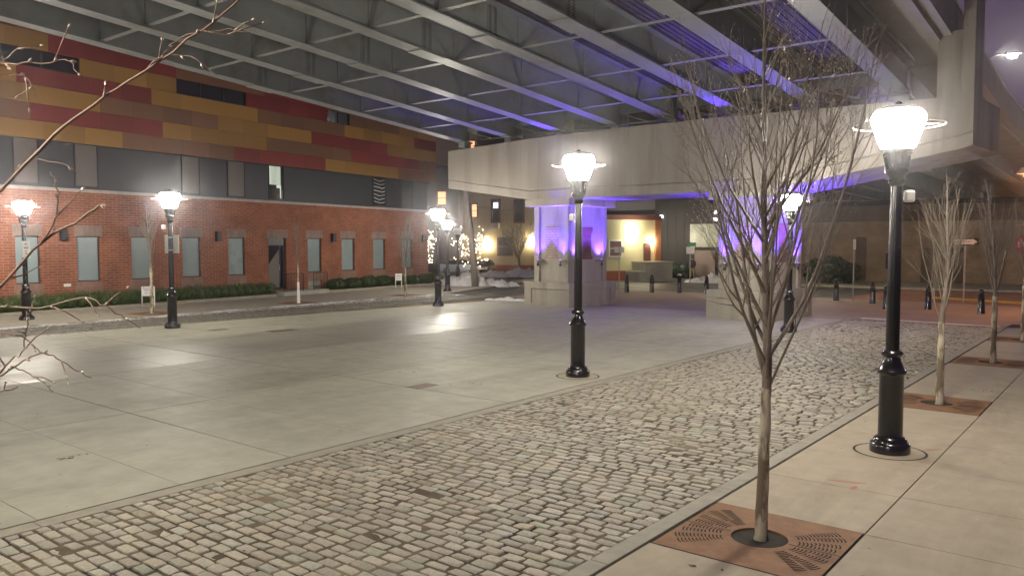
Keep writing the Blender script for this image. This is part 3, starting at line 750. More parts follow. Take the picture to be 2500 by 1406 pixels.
def column(x0, w, dp, seed):
    """plinth front-left corner at local x0; width w, depth dp"""
    root = bpy.data.objects.new('column', None); COL.objects.link(root); root.parent = pier
    root.location = (x0, 0, 0); root.empty_display_size = 0.2
    rnd = random.Random(seed)
    b = MB()
    def panel_box(b, xa, ya, xb, yb, z0, z1, fr, dz0, dz1, rec):
        """box whose four faces carry a sunk panel: frame width fr, from dz0 above the bottom to dz1 below the top"""
        b.box(xa+rec, ya+rec, z0, xb-rec, yb-rec, z1)
        for (p, q, r_, s_) in ((xa,ya,xb,ya+rec),(xa,yb-rec,xb,yb)):
            b.box(p,q,z0,r_,s_,z0+dz0); b.box(p,q,z1-dz1,r_,s_,z1)
            b.box(p,q,z0+dz0,p+fr,s_,z1-dz1); b.box(r_-fr,q,z0+dz0,r_,s_,z1-dz1)
        for (p, r_) in ((xa,xa+rec),(xb-rec,xb)):
            b.box(p,ya+rec,z0,r_,yb-rec,z0+dz0); b.box(p,ya+rec,z1-dz1,r_,yb-rec,z1)
            b.box(p,ya+rec,z0+dz0,r_,ya+fr,z1-dz1); b.box(p,yb-fr,z0+dz0,r_,yb-rec,z1-dz1)
    panel_box(b, 0, 0, w, dp, -0.02, 1.10, 0.42, 0.16, 0.30, 0.05)
    b.build('plinth', M['pier'], root, bevel=0.012)
    s = MB(); i0 = 0.33
    panel_box(s, i0, i0, w-i0, dp-i0, 1.095, 4.62, 0.30, 0.02, 0.02, 0.10)
    # rough edges chipped out of the corners
    s.build('shaft', M['pier'], root, bevel=0.012)
    k = MB(); k.box(0.02,0.02,4.605,w-0.02,dp-0.02,4.945); k.build('bracket', M['pier'], root, bevel=0.012)
    # ragged windows through the concrete skin onto the old brick
    f = MB()
    xa, xb = w*0.34, w*0.64; z0, z1 = 2.16, 3.66; y = i0+0.088
    L_ = []; R_ = []
    for kk in range(15):
        zz = z0+(z1-z0)*kk/14; t = kk/14
        bulge = 0.10 if (t < 0.12 or t > 0.80) else 0.0
        L_.append((xa+rnd.uniform(-0.02,0.04)+(0.08-bulge), zz)); R_.append((xb-rnd.uniform(-0.02,0.03)-(0.02-bulge*0.2), zz))
    poly = L_ + R_[::-1]
    f.add([(p,y,q) for p,q in poly], [tuple(range(len(poly)))[::-1]])
    f.build('brick_panel', M['pier_brick'], root)
    f2 = MB(); ya, yb = dp*0.36, dp*0.62; xx = w-i0-0.088
    L_ = []; R_ = []
    for kk in range(15):
        zz = z0+(z1-z0)*kk/14; t = kk/14
        bulge = 0.12 if (t < 0.1 or t > 0.85) else 0.0
        L_.append((ya+rnd.uniform(-0.02,0.03)+0.05-bulge*0.4, zz)); R_.append((yb-rnd.uniform(-0.02,0.03)-0.06+bulge, zz))
    poly = L_ + R_[::-1]
    f2.add([(xx,p,q) for p,q in poly], [tuple(range(len(poly)))])
    f2.build('brick_panel', M['pier_brick_y'], root)
    # ledges that carry the uplights, with a curl of bracket below
    lights = []
    for (lx, ly, horiz) in ((w*0.24,i0-0.06,True),(w*0.74,i0-0.06,True),(w-i0+0.06,dp*0.26,False),(w-i0+0.06,dp*0.76,False)):
        l = MB()
        if horiz: l.box(lx-0.25,ly-0.13,2.10,lx+0.25,ly+0.155,2.14)
        else: l.box(lx-0.155,ly-0.25,2.10,lx+0.13,ly+0.25,2.14)
        l.build('ledge', M['pier'], root)
        c = MB()
        ox, oy = (0,-0.05) if horiz else (0.05,0)
        c.lathe([(0.035,0),(0.05,0.03),(0.05,0.10),(0.03,0.12)], 10, (lx+ox,ly+oy,1.86))
        c.tube([(lx+ox,ly+oy,1.97),(lx+ox*1.4+0.05,ly+oy*1.4,2.03),(lx+ox*0.4,ly+oy*0.4,2.10)], 0.018, 6)
        c.build('floodlight', M['dark_metal'], root)
        e = MB(); e.lathe([(0.035,0),(0.035,0.012)], 10, (lx+ox*0.8,ly+oy*0.8,2.142)); e.build('led_lens', M['led'], root)
        lights.append((lx+ox*2.2, ly+oy*2.2, horiz))
    return root, lights
cols = [column(-2.70, 2.70, 3.62, 11), column(6.85, 2.72, 3.62, 12)]

def led_spot(parent, x, y, z, tilt, energy, size=100):
    l = bpy.data.lights.new('uplight', 'SPOT'); l.energy = energy; l.shadow_soft_size = 0.1; l.color = (0.105,0.04,1.0)
    l.spot_size = R(size); l.spot_blend = 0.8; l.shadow_soft_size = 0.12
    o = bpy.data.objects.new('uplight', l); COL.objects.link(o); o.parent = parent
    o.location = (x,y,z); o.rotation_euler = (R(180)+tilt[0], tilt[1], 0)
    return o
for root, lights in cols:
    for (x, y, horiz) in lights:
        led_spot(root, x, y, 2.16, (R(9),0) if horiz else (0,R(-9)), 1250, 104)
# narrow beams past the cap onto the girder ends above
for x, root in ((2.70*0.74, cols[0][0]), (2.72*0.24, cols[1][0])):
    led_spot(root, x, 0.02, 2.2, (R(3.5),0), 9000, 26)
# assumed uplights, unseen on the inner and back faces, wash the soffit
for x, y, e in ((0.30,1.9,600),(6.85-0.2,1.2,700),(6.85-0.2,2.6,600),(9.80,1.8,700)):
    led_spot(pier, x, y, 2.3, (0,R(0)), e, 120)

# ================================================================ OFFICE BUILDING (left)
TH = math.atan2(0.9907, -0.1357)
bl_ = empty('office_building', (-40.33,41.03,0), math.pi + TH, 'office block with red brick base and gold, red and brown panel cladding', 'building')
# local +x runs from the right-hand corner toward the near (left) end of the facade, local -y ... front is +y?
def FX(s): return s*1.06
def FZ(z): return z*1.06-0.172
LEN = 44.0
FRONT = 1     # local +y points to the plaza (checked below)
Ydir = (Matrix.Rotation(math.pi+TH,3,'Z') @ Vector((0,1,0)))
if Ydir.x < 0: FRONT = -1
def fy(d): return FRONT*d
def wall_with_holes(b, s0, s1, z0, z1, holes, d0, d1, m=0):
    """wall slab with rectangular openings: columns of boxes"""
    xs = sorted(set([s0,s1]+[h[0] for h in holes]+[h[1] for h in holes]))
    for a, c in zip(xs, xs[1:]):
        hs = sorted([(h[2],h[3]) for h in holes if h[0] <= a+1e-6 and h[1] >= c-1e-6])
        z = z0
        for lo, hi in hs:
            if lo > z+1e-4: b.box(a, fy(d0), z, c, fy(d1), lo, m)
            z = hi
        if z < z1-1e-4: b.box(a, fy(d0), z, c, fy(d1), z1, m)
wins = [(1.72,2.77),(4.50,5.62),(7.32,8.42),(10.08,11.15),(15.53,16.56),(18.19,19.20),(20.83,21.81),(23.26,24.26),(25.77,26.71),(28.3,29.3),(30.9,31.9),(33.5,34.5)]
wz0, wz1 = FZ(1.30), FZ(3.20)
door = (FX(12.72),FX(13.98),FZ(0.46),FZ(3.18))
holes = [(FX(a),FX(c),wz0,wz1) for a,c in wins] + [door]
bas = [(FX(a),FX(c),-0.08,FZ(0.88)) for a,c in (wins[3],wins[4],wins[6],wins[8])]
holes += bas
ZC = FZ(5.02)
b = MB(); wall_with_holes(b, 0, LEN, -0.3, ZC, holes, -0.32, 0.0)
b.box(0, fy(-14), -0.3, LEN, fy(-0.32), -0.05)
b.box(0.0, fy(-14), -0.05, 0.3, fy(-0.32), ZC)
b.build('brick_wall', M['brick'], bl_)
b = MB(); b.box(-0.03, fy(-0.33), ZC, LEN, fy(0.05), ZC+0.14); b.build('coping', M['cornice'], bl_)
for a, c in wins + [(12.72,13.98)]:
    l = MB(); l.box(FX(a)-0.12, fy(-0.1), (wz1 if (a,c)!=(12.72,13.98) else door[3])+0.005, FX(c)+0.12, fy(0.006), (wz1 if (a,c)!=(12.72,13.98) else door[3])+0.47)
    l.build('lintel', M['lintel'], bl_)
for a, c in wins:
    s = MB(); s.box(FX(a)-0.10, fy(-0.1), wz0-0.52, FX(c)+0.10, fy(0.006), wz0-0.005); s.build('sill', M['sill_brick'], bl_)
    w = MB(); x0, x1 = FX(a), FX(c)
    for (p,q,r_,s_) in ((x0,wz0,x0+0.035,wz1),(x1-0.035,wz0,x1,wz1),(x0+0.035,wz0,x1-0.035,wz0+0.05),(x0+0.035,wz1-0.05,x1-0.035,wz1)):
        w.box(p, fy(-0.16), q, r_, fy(-0.10), s_)
    fr = w.build('window', M['frame'], bl_)
    p = MB(); p.box(x0+0.035, fy(-0.15), wz0+0.05, x1-0.035, fy(-0.13), wz1-0.05); p.build('pane', M['frost'], fr)
for (x0,x1,z0,z1) in bas:
    w = MB(); w.box(x0, fy(-0.16), z0, x1, fy(-0.12), z1)
    o = w.build('basement_window', M['stone'], bl_)
    q = MB(); q.box((x0+x1)/2-0.025, fy(-0.12), z0, (x0+x1)/2+0.025, fy(-0.10), z1); q.box(x0, fy(-0.12), (z0+z1)/2, x1, fy(-0.105), (z0+z1)/2+0.03); q.build('glazing_bar', M['frame'], o)
# door recess
x0,x1,z0,z1 = door
b = MB(); b.box(x0, fy(-0.30), z0, x0+0.16, fy(-0.12), z1); b.box(x1-0.07, fy(-0.30), z0, x1, fy(-0.12), z1); b.box(x0+0.16, fy(-0.30), z1-0.42, x1-0.07, fy(-0.12), z1); b.box(x0+0.16, fy(-0.30), z0, x1-0.07, fy(-0.12), z0+0.1)
dr = b.build('door', M['frame'], bl_)
b = MB(); b.box(x0+0.30, fy(-0.27), z0+0.1, x1-0.07, fy(-0.24), z1-0.42); b.build('door_glass', M['darkglass'], dr)
b = MB(); zz = z0+0.1; hh = z1-0.42-zz
b.prism([(0,0),(1,0),(1,1)], 0, 1)
b = MB(); xa, xb = x0+0.34, x1-0.09
b.add([(xa,fy(-0.235),zz),(xb,fy(-0.235),zz),(xb,fy(-0.235),zz+hh*0.50),(xa,fy(-0.235),zz+hh*0.92)], [(0,1,2,3)]); b.build('door_blind', mat('pale curtain', (0.17,0.155,0.14), 0.7), dr)
b = MB(); b.tube([(x0+0.36,fy(-0.20),zz+0.95),(x0+0.36,fy(-0.20),zz+1.3)], 0.015, 6); b.build('door_handle', M['chrome'], dr)
# stoop and railings
b = MB(); b.box(x0-1.9, fy(0.02), -0.05, x1+0.25, fy(1.45), z0-0.06); b.build('stoop', M['stone'], bl_, bevel=0.01)
def railing(p, q, zb):
    r_ = MB(); P, Q = Vector(p), Vector(q); n = int((Q-P).length/0.11)
    for k in range(n+1):
        t = P.lerp(Q, k/n); r_.tube([(t.x,t.y,zb),(t.x,t.y,zb+0.98)], 0.011 if 0<k<n else 0.022, 5)
    for z in (0.12,0.98): r_.tube([(P.x,P.y,zb+z),(Q.x,Q.y,zb+z)], 0.016, 5)
    r_.build('railing', M['black_paint'], bl_)
railing((x0+0.10,fy(1.40),0),(x1+0.2,fy(1.40),0), z0-0.06)
railing((x0-1.8,fy(1.40),0),(x0-0.7,fy(1.40),0), z0-0.06)
# upper dark band with tall windows
UZ0, UZ1 = ZC+0.14, FZ(7.0)
b = MB(); b.box(0.02, fy(-14), ZC+0.141, LEN, fy(-0.02), UZ1+0.4); b.build('upper_wall', M['slate'], bl_)
ups = [(1.62,2.77,'d'),(4.44,5.57,'z'),(12.88,13.84,'l'),(15.49,16.49,'b'),(18.19,19.12,'b'),(23.29,24.22,'b'),(25.76,26.65,'b'),(28.4,29.3,'b')]
uz0, uz1 = FZ(5.28), FZ(7.0)-0.01
for a, c, kind in ups:
    x0, x1 = FX(a), FX(c); w = MB()
    for (p,q,r_,s_) in ((x0-0.05,uz0,x0,uz1),(x1,uz0,x1+0.05,uz1),(x0-0.05,uz0-0.05,x1+0.05,uz0)):
        w.box(p, fy(-0.05), q, r_, fy(0.015), s_)
    fr = w.build('window', M['frame'], bl_)
    p = MB(); p.box(x0, fy(-0.05), uz0, x1, fy(-0.008), uz1)
    p.build('pane', M['blind'] if kind == 'b' else M['darkglass'], fr)
    if kind == 'l':
        p = MB(); hh = uz1-uz0
        p.box(x0+0.18, fy(-0.008), uz0+hh*0.42, x1-0.02, fy(-0.002), uz1-0.02)
        p.box(x0+0.02, fy(-0.008), uz0+hh*0.30, x0+0.5, fy(-0.004), uz0+hh*0.42) if False else None
        p.box(x0+0.17, fy(-0.008), uz0+0.02, x0+0.24, fy(-0.002), uz0+hh*0.42)
        p.box(x0+0.24, fy(-0.008), uz0+hh*0.33, x0+0.50, fy(-0.002), uz0+hh*0.42)
        p.build('lit_stair', M['litroom'], fr)
        q = MB()
        for k in range(9): q.box(x0+0.20+0.085*k, fy(-0.002), uz0+hh*0.40, x0+0.222+0.085*k, fy(0.004), uz1-0.02)
        q.build('baluster', M['slate'], fr)
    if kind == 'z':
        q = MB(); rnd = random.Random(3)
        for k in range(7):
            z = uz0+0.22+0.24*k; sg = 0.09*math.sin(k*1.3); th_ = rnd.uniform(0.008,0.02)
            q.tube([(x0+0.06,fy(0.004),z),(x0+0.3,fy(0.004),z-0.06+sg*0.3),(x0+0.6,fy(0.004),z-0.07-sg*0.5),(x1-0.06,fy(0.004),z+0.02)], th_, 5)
        q.build('painted_reflection', mat('pale reflected strip', (0.6,0.6,0.56), 0.4, emit=(0.8,0.85,0.8), estr=0.35), fr)  # zigzag reflection in the glass drawn as faintly glowing strips
# cladding, six visible courses and two above
RH = 0.693*1.06; CZ = FZ(7.0)
rows = [
 [(-0.57,3.47,'n'),(3.47,9.97,'g'),(9.97,16.31,'r'),(16.31,22.27,'n'),(22.27,29.0,'g'),(29.0,36,'r'),(36,42,'n')],
 [(-0.57,1.25,'n'),(1.25,7.83,'r'),(7.83,14.22,'n'),(14.22,20.30,'g'),(20.30,26.12,'r'),(26.12,33,'n'),(33,42,'g')],
 [(-0.57,4.54,'g'),(4.54,11.03,'r'),(11.03,17.26,'g'),(17.26,23.25,'n'),(23.25,29.5,'g'),(29.5,36,'n'),(36,42,'r')],
 [(-0.57,1.80,'r'),(1.80,8.36,'g'),(8.36,14.79,'n'),(14.79,20.84,'g'),(20.84,26.61,'r'),(26.61,33,'g'),(33,42,'n')],
 [(-0.57,3.35,'g'),(3.35,7.93,'n'),(7.93,9.76,'w'),(9.76,15.53,'r'),(15.53,19.54,'w'),(19.54,24.09,'g'),(24.09,28.6,'w'),(28.6,34,'n'),(34,42,'g')],
 [(-0.57,5.2,'r'),(5.2,9.8,'g'),(9.8,14.35,'r'),(14.35,19.55,'n'),(19.55,25.35,'r'),(25.35,32,'g'),(32,42,'n')],
 [(-0.57,6,'g'),(6,12.5,'n'),(12.5,19,'g'),(19,25,'r'),(25,31.5,'n'),(31.5,42,'g')],
 [(-0.57,4,'n'),(4,10,'r'),(10,16,'g'),(16,22,'n'),(22,29,'g'),(29,42,'r')]]
b = MB(); mi = {'g':0,'r':1,'n':2}; prn = random.Random(77)
wlist = []
for r_, row in enumerate(rows):
    z0, z1 = CZ+RH*r_+0.006, CZ+RH*(r_+1)-0.006
    for a, c, k in row:
        if k == 'w': wlist.append((a,c,z0,z1)); continue
        n = max(1, round((c-a)/1.6))
        for q in range(n):
            xa = FX(a+(c-a)*q/n); xb = FX(a+(c-a)*(q+1)/n)
            b.box(xa+0.0025, fy(0.18), z0, xb-0.0025, fy(0.30), z1, mi[k]*3+prn.randrange(3))
b.build('cladding', [M[k_+str(q_)] for k_ in ('gold','redp','brownp') for q_ in range(3)], bl_)
b = MB(); b.box(FX(-0.57), fy(-14), CZ-0.0, LEN, fy(0.19), CZ+RH*8+0.3); b.build('cladding_backing', M['joint_dark'], bl_)
for a, c, z0, z1 in wlist:
    w = MB(); n = 3 if c-a > 3 else 2
    w.box(FX(a), fy(0.19), z0, FX(c), fy(0.205), z1); fr = w.build('window', M['darkglass'], bl_)
    q = MB()
    for k in range(n+1):
        x = FX(a+(c-a)*k/n); q.box(x-0.03, fy(0.205), z0, x+0.03, fy(0.26), z1)
    q.box(FX(a), fy(0.205), z0, FX(c), fy(0.25), z0+0.04); q.build('window_frame', M['frame'], fr)
# box wall lights (unlit)
for s in (24.86,17.22,9.17,0.59):
    w = MB(); w.box(FX(s)-0.13, fy(0.0), FZ(3.0), FX(s)+0.13, fy(0.20), FZ(3.0)+0.52); w.build('wall_light', M['dark_metal'], bl_, bevel=0.01)
w = MB(); w.box(FX(24.72)-0.15, fy(0.0), 1.02, FX(24.72)+0.15, fy(0.03), 1.15); w.build('wall_vent', M['white_plastic'], bl_)
# planter kerb
kb = MB(); kb.box(FX(-0.9), fy(1.25), -0.05, FX(10.9), fy(1.42), 0.17); kb.box(FX(14.7), fy(1.30), -0.05, LEN, fy(1.47), 0.17)
kb.box(FX(10.75), fy(0.0), -0.05, FX(10.9), fy(1.25), 0.17)
o = kb.build('planter_kerb', M['curb'], bl_, bevel=0.01)
so = MB(); so.box(FX(-0.9), fy(0.02), -0.05, FX(10.7), fy(1.24), 0.10); so.box(FX(14.7), fy(0.02), -0.05, LEN, fy(1.29), 0.10); so.build('planter_soil', M['soil'], bl_)
bld_mat = Matrix.Translation((-40.33,41.03,0)) @ Matrix.Rotation(math.pi+TH,4,'Z')
def bpt(s, d, z): return bld_mat @ Vector((s, fy(d), z))

# ---------------------------------------------------------------- hedges
def leaf_cloud(b, blobs, n, seed, sz=0.045, blade=False):
    rnd = random.Random(seed)
    for _ in range(n):
        cx,cy,cz,rx,ry,rz = blobs[rnd.randrange(len(blobs))]
        while True:
            x,y,z = rnd.uniform(-1,1),rnd.uniform(-1,1),rnd.uniform(-1,1)
            r2 = x*x+y*y+z*z
            if 0.35 < r2 <= 1: break
        p = Vector((cx+x*rx, cy+y*ry, cz+z*rz))
        if blade:
            d = Vector((x*0.5+rnd.gauss(0,0.3), y*0.5+rnd.gauss(0,0.3), 1)).normalized(); l = sz*rnd.uniform(1.6,3.2); w = sz*0.35
        else:
            d = Vector((x+rnd.gauss(0,0.5), y+rnd.gauss(0,0.5), z+0.4+rnd.gauss(0,0.5))).normalized(); l = sz*rnd.uniform(0.8,1.4); w = sz*0.6
        a = d.orthogonal().normalized(); a.rotate(Matrix.Rotation(rnd.random()*6.28,3,d))
        b.add([p-a*w, p+d*l*0.5+a*0, p+a*w, p+d*l], [(0,1,3),(1,2,3)] if blade else [(0,2,3)])
def core(b, blobs, k=0.8):
    for cx,cy,cz,rx,ry,rz in blobs:
        vs = []; n = 10; mm = 6
        for i in range(mm+1):
            ph = math.pi*i/mm
            for j in range(n):
                t = 2*math.pi*j/n
                vs.append((cx+rx*k*math.sin(ph)*math.cos(t)+0.0001*i, cy+ry*k*math.sin(ph)*math.sin(t), cz+rz*k*math.cos(ph)))
        b.add(vs, [(i*n+j,i*n+(j+1)%n,(i+1)*n+(j+1)%n,(i+1)*n+j) for i in range(mm) for j in range(n)])
h = MB(); blobs = []; rnd = random.Random(21)
s = 15.5
while s < 30:
    p = bpt(s, 0.66, 0); blobs.append((p.x,p.y,0.36+rnd.uniform(-0.03,0.05),0.42,0.42,0.36+rnd.uniform(0,0.06))); s += 0.5
core(h, blobs, 0.7); leaf_cloud(h, blobs, 16000, 3, 0.06, True)
tag(h.build('hedge', M['hedge']), 'long feathery green hedge below the brick wall left of the door', 'hedge')
shr = []
for i, s in enumerate((0.0,1.25,2.6,4.0,5.5,6.9,8.2,9.6)):
    bl = [(0,0,0.34,0.74,0.52,0.36),(0.35,0.1,0.36,0.45,0.45,0.34),(-0.35,-0.08,0.36,0.45,0.45,0.35)]
    if i < 1 or True:
        if i == 0:
            h = MB(); core(h, bl, 0.86); leaf_cloud(h, bl, 3600, 9, 0.05)
            sh0 = h.build('boxwood_shrub', M['hedge2']); o = sh0
        else:
            o = sh0.copy(); COL.objects.link(o)
    p = bpt(FX(s), 0.68, 0.08); o.location = p; o.rotation_euler = (0,0,math.pi+TH+(0 if i % 2 else math.pi)); k = rnd.uniform(0.93,1.1); o.scale = (1,1,k)
    names = ['rightmost clipped shrub at the building corner','clipped shrub second from the building corner','clipped shrub below the last window, behind the bare tree','clipped shrub behind the yard sign near the tree','clipped shrub just left of the small yard sign','clipped shrub under the window left of the yard sign','clipped shrub second from the stoop','clipped shrub nearest the stoop railing']
    tag(o, names[i], 'shrub', 'clipped round shrubs along the brick wall')

# ================================================================ TREES
def branch_path(rnd, p, d, length, n, up, wob):
    pts = [p.copy()]; d = d.normalized()
    for i in range(n):
        d = (d + Vector((rnd.gauss(0,wob), rnd.gauss(0,wob), up + rnd.gauss(0,wob*0.5)))).normalized()
        p = p + d*(length/n); pts.append(p.copy())
    return pts, d
def pear_tree(name, loc, seed, split, height, width, tr, n_main, label, dens=1.0, buds=True, lean=0.0, group='bare young street trees', trunk_mat=None, spread_pow=0.75):
    rnd = random.Random(seed)
    root = empty(name, loc, 0, label, 'tree', group)
    t = MB(); N_ = 14; pts = []; rad = []
    for i in range(N_+1):
        z = -0.06 + (split+0.12)*i/N_
        pts.append((lean*z + 0.004*math.sin(i*1.3), 0.004*math.cos(i*1.7), z)); rad.append(tr*(1.25 if i == 0 else 1.0 - 0.25*i/N_ + rnd.uniform(-0.03,0.05)))
    t.tube(pts, rad, 12)
    t.build('trunk', trunk_mat or M['bark'], root, smooth=True)
    c = MB(); bb = MB()
    base = Vector((lean*split,0,split))
    H = height - split
    def twig(p, d, L, r):
        q, dd = branch_path(rnd, p, d, L, 3, 0.10, 0.09)
        c.tube(q, [r, r*0.8, r*0.6, r*0.35], 4, cap=False)
        if buds:
            for k in range(1, 4):
                o = q[k] + Vector((rnd.gauss(0,0.006),rnd.gauss(0,0.006),rnd.gauss(0,0.006)))
                dv = (q[k]-q[k-1]).normalized(); rr = max(r*1.25, 0.0042)
                bb.tube([o, o+dv*rr*2, o+dv*rr*4.2], [rr*0.55, rr, rr*0.15], 4, cap=False)
    def limb(p, d, L, r, lev):
        n = 8 if lev == 0 else 5
        q, dd = branch_path(rnd, p, d, L, n, 0.14 if lev == 0 else 0.12, 0.05 if lev == 0 else 0.07)
        c.tube(q, [r*(1-0.8*i/n) for i in range(n+1)], 6 if lev == 0 else 5, cap=False)
        k = int((8 if lev == 0 else 6)*dens*rnd.uniform(0.8,1.2))
        for i in range(k):
            f = rnd.uniform(0.18,0.97); j = min(int(f*n), n-1); pp = q[j].lerp(q[j+1], f*n-j)
            ax = (q[j+1]-q[j]).normalized(); a = ax.orthogonal().normalized(); a.rotate(Matrix.Rotation(rnd.random()*6.28,3,ax))
            nd = (ax*1.0 + a*rnd.uniform(0.45,0.85)).normalized()
            if lev == 0: limb(pp, nd, L*(1-f*0.55)*rnd.uniform(0.30,0.48), r*(1-0.8*f)*0.55, 1)
            else: twig(pp, nd, L*rnd.uniform(0.28,0.5), max(r*(1-0.8*f)*0.55, 0.0022))
        twig(q[-1], dd, L*0.2, max(r*0.22, 0.0022))
    # leader
    q, dd = branch_path(rnd, base, Vector((0,0,1)), H*0.96, 12, 0.05, 0.035)
    lr = tr*0.72
    c.tube(q, [lr*(1-0.88*i/12) for i in range(13)], 8, cap=False)
    for i in range(int(26*dens)):
        f = rnd.uniform(0.35,0.98); j = min(int(f*12),11); pp = q[j].lerp(q[j+1], f*12-j)
        t_ = rnd.random()*6.28; nd = Vector((math.cos(t_)*0.6, math.sin(t_)*0.6, 1))
        limb(pp, nd, H*(1-f)*0.45+0.22, lr*(1-0.88*f)*0.5, 1)
    for i in range(n_main):
        t_ = i*2.39996 + 0.9 + rnd.gauss(0,0.18); f = (i/n_main)**1.2
        zst = split + H*0.40*f + rnd.uniform(-0.02,0.05)
        ff = (zst-split)/(H*0.96)*12; jj = min(int(ff),11); pp = q[jj].lerp(q[min(jj+1,12)], ff-jj)
        tilt = width*rnd.uniform(0.62,0.98)*(0.72+0.5*f)
        nd = Vector((math.cos(t_)*tilt, math.sin(t_)*tilt, 1.0))
        limb(pp, nd, H*rnd.uniform(0.56,0.74)*(1-0.36*f), lr*rnd.uniform(0.25,0.44)*(1.15-0.35*f), 0)
    o = c.build('crown', M['twig'], root, smooth=True)
    if buds: bb.build('buds', M['bud'], root)
    return root
pear_tree('pear_tree', (-2.86,7.51,0), 7, 1.42, 5.6, 0.95, 0.064, 19, 'largest bare tree with mottled trunk in the nearest grate', dens=1.05, lean=0.022)
pear_tree('pear_tree', (-2.83,15.96,0), 17, 1.42, 4.25, 0.60, 0.070, 12, 'bare tree just right of the closest street lamp', dens=0.8, buds=False)
pear_tree('pear_tree', (-2.83,22.38,0), 27, 1.55, 4.6, 0.60, 0.070, 12, 'bare tree third along the right sidewalk', dens=0.8, buds=False)
pear_tree('pear_tree', (-2.80,28.14,0), 37, 1.6, 4.6, 0.55, 0.075, 11, 'bare tree cut by the right edge of the photo', dens=0.7, buds=False)
pear_tree('pear_tree', (-31.83,16.3,0), 47, 1.9, 4.6, 0.5, 0.075, 9, 'thin bare tree before the brick wall beside the sign-bearing lamp', dens=0.6, buds=False)
pear_tree('pear_tree', (-32.01,23.65,0), 57, 1.9, 4.3, 0.5, 0.05, 8, 'slim bare tree with a white guard round its foot', dens=0.5, buds=False)
pear_tree('pear_tree', (-32.2,30.95,0), 67, 1.5, 4.6, 0.72, 0.075, 12, 'bare tree near the right corner of the brick building', dens=0.7, buds=False)
b = MB()
for dx in (-0.07,0.07): b.tube([(-32.01+dx*1.6,23.65-dx,0.03),(-32.01+dx*0.3,23.65-dx*0.3,1.04)], [0.07,0.055], 8)
tag(b.build('trunk_guard', M['guard']), 'white split plastic guard round a slim tree by the stoop', 'tree guard')

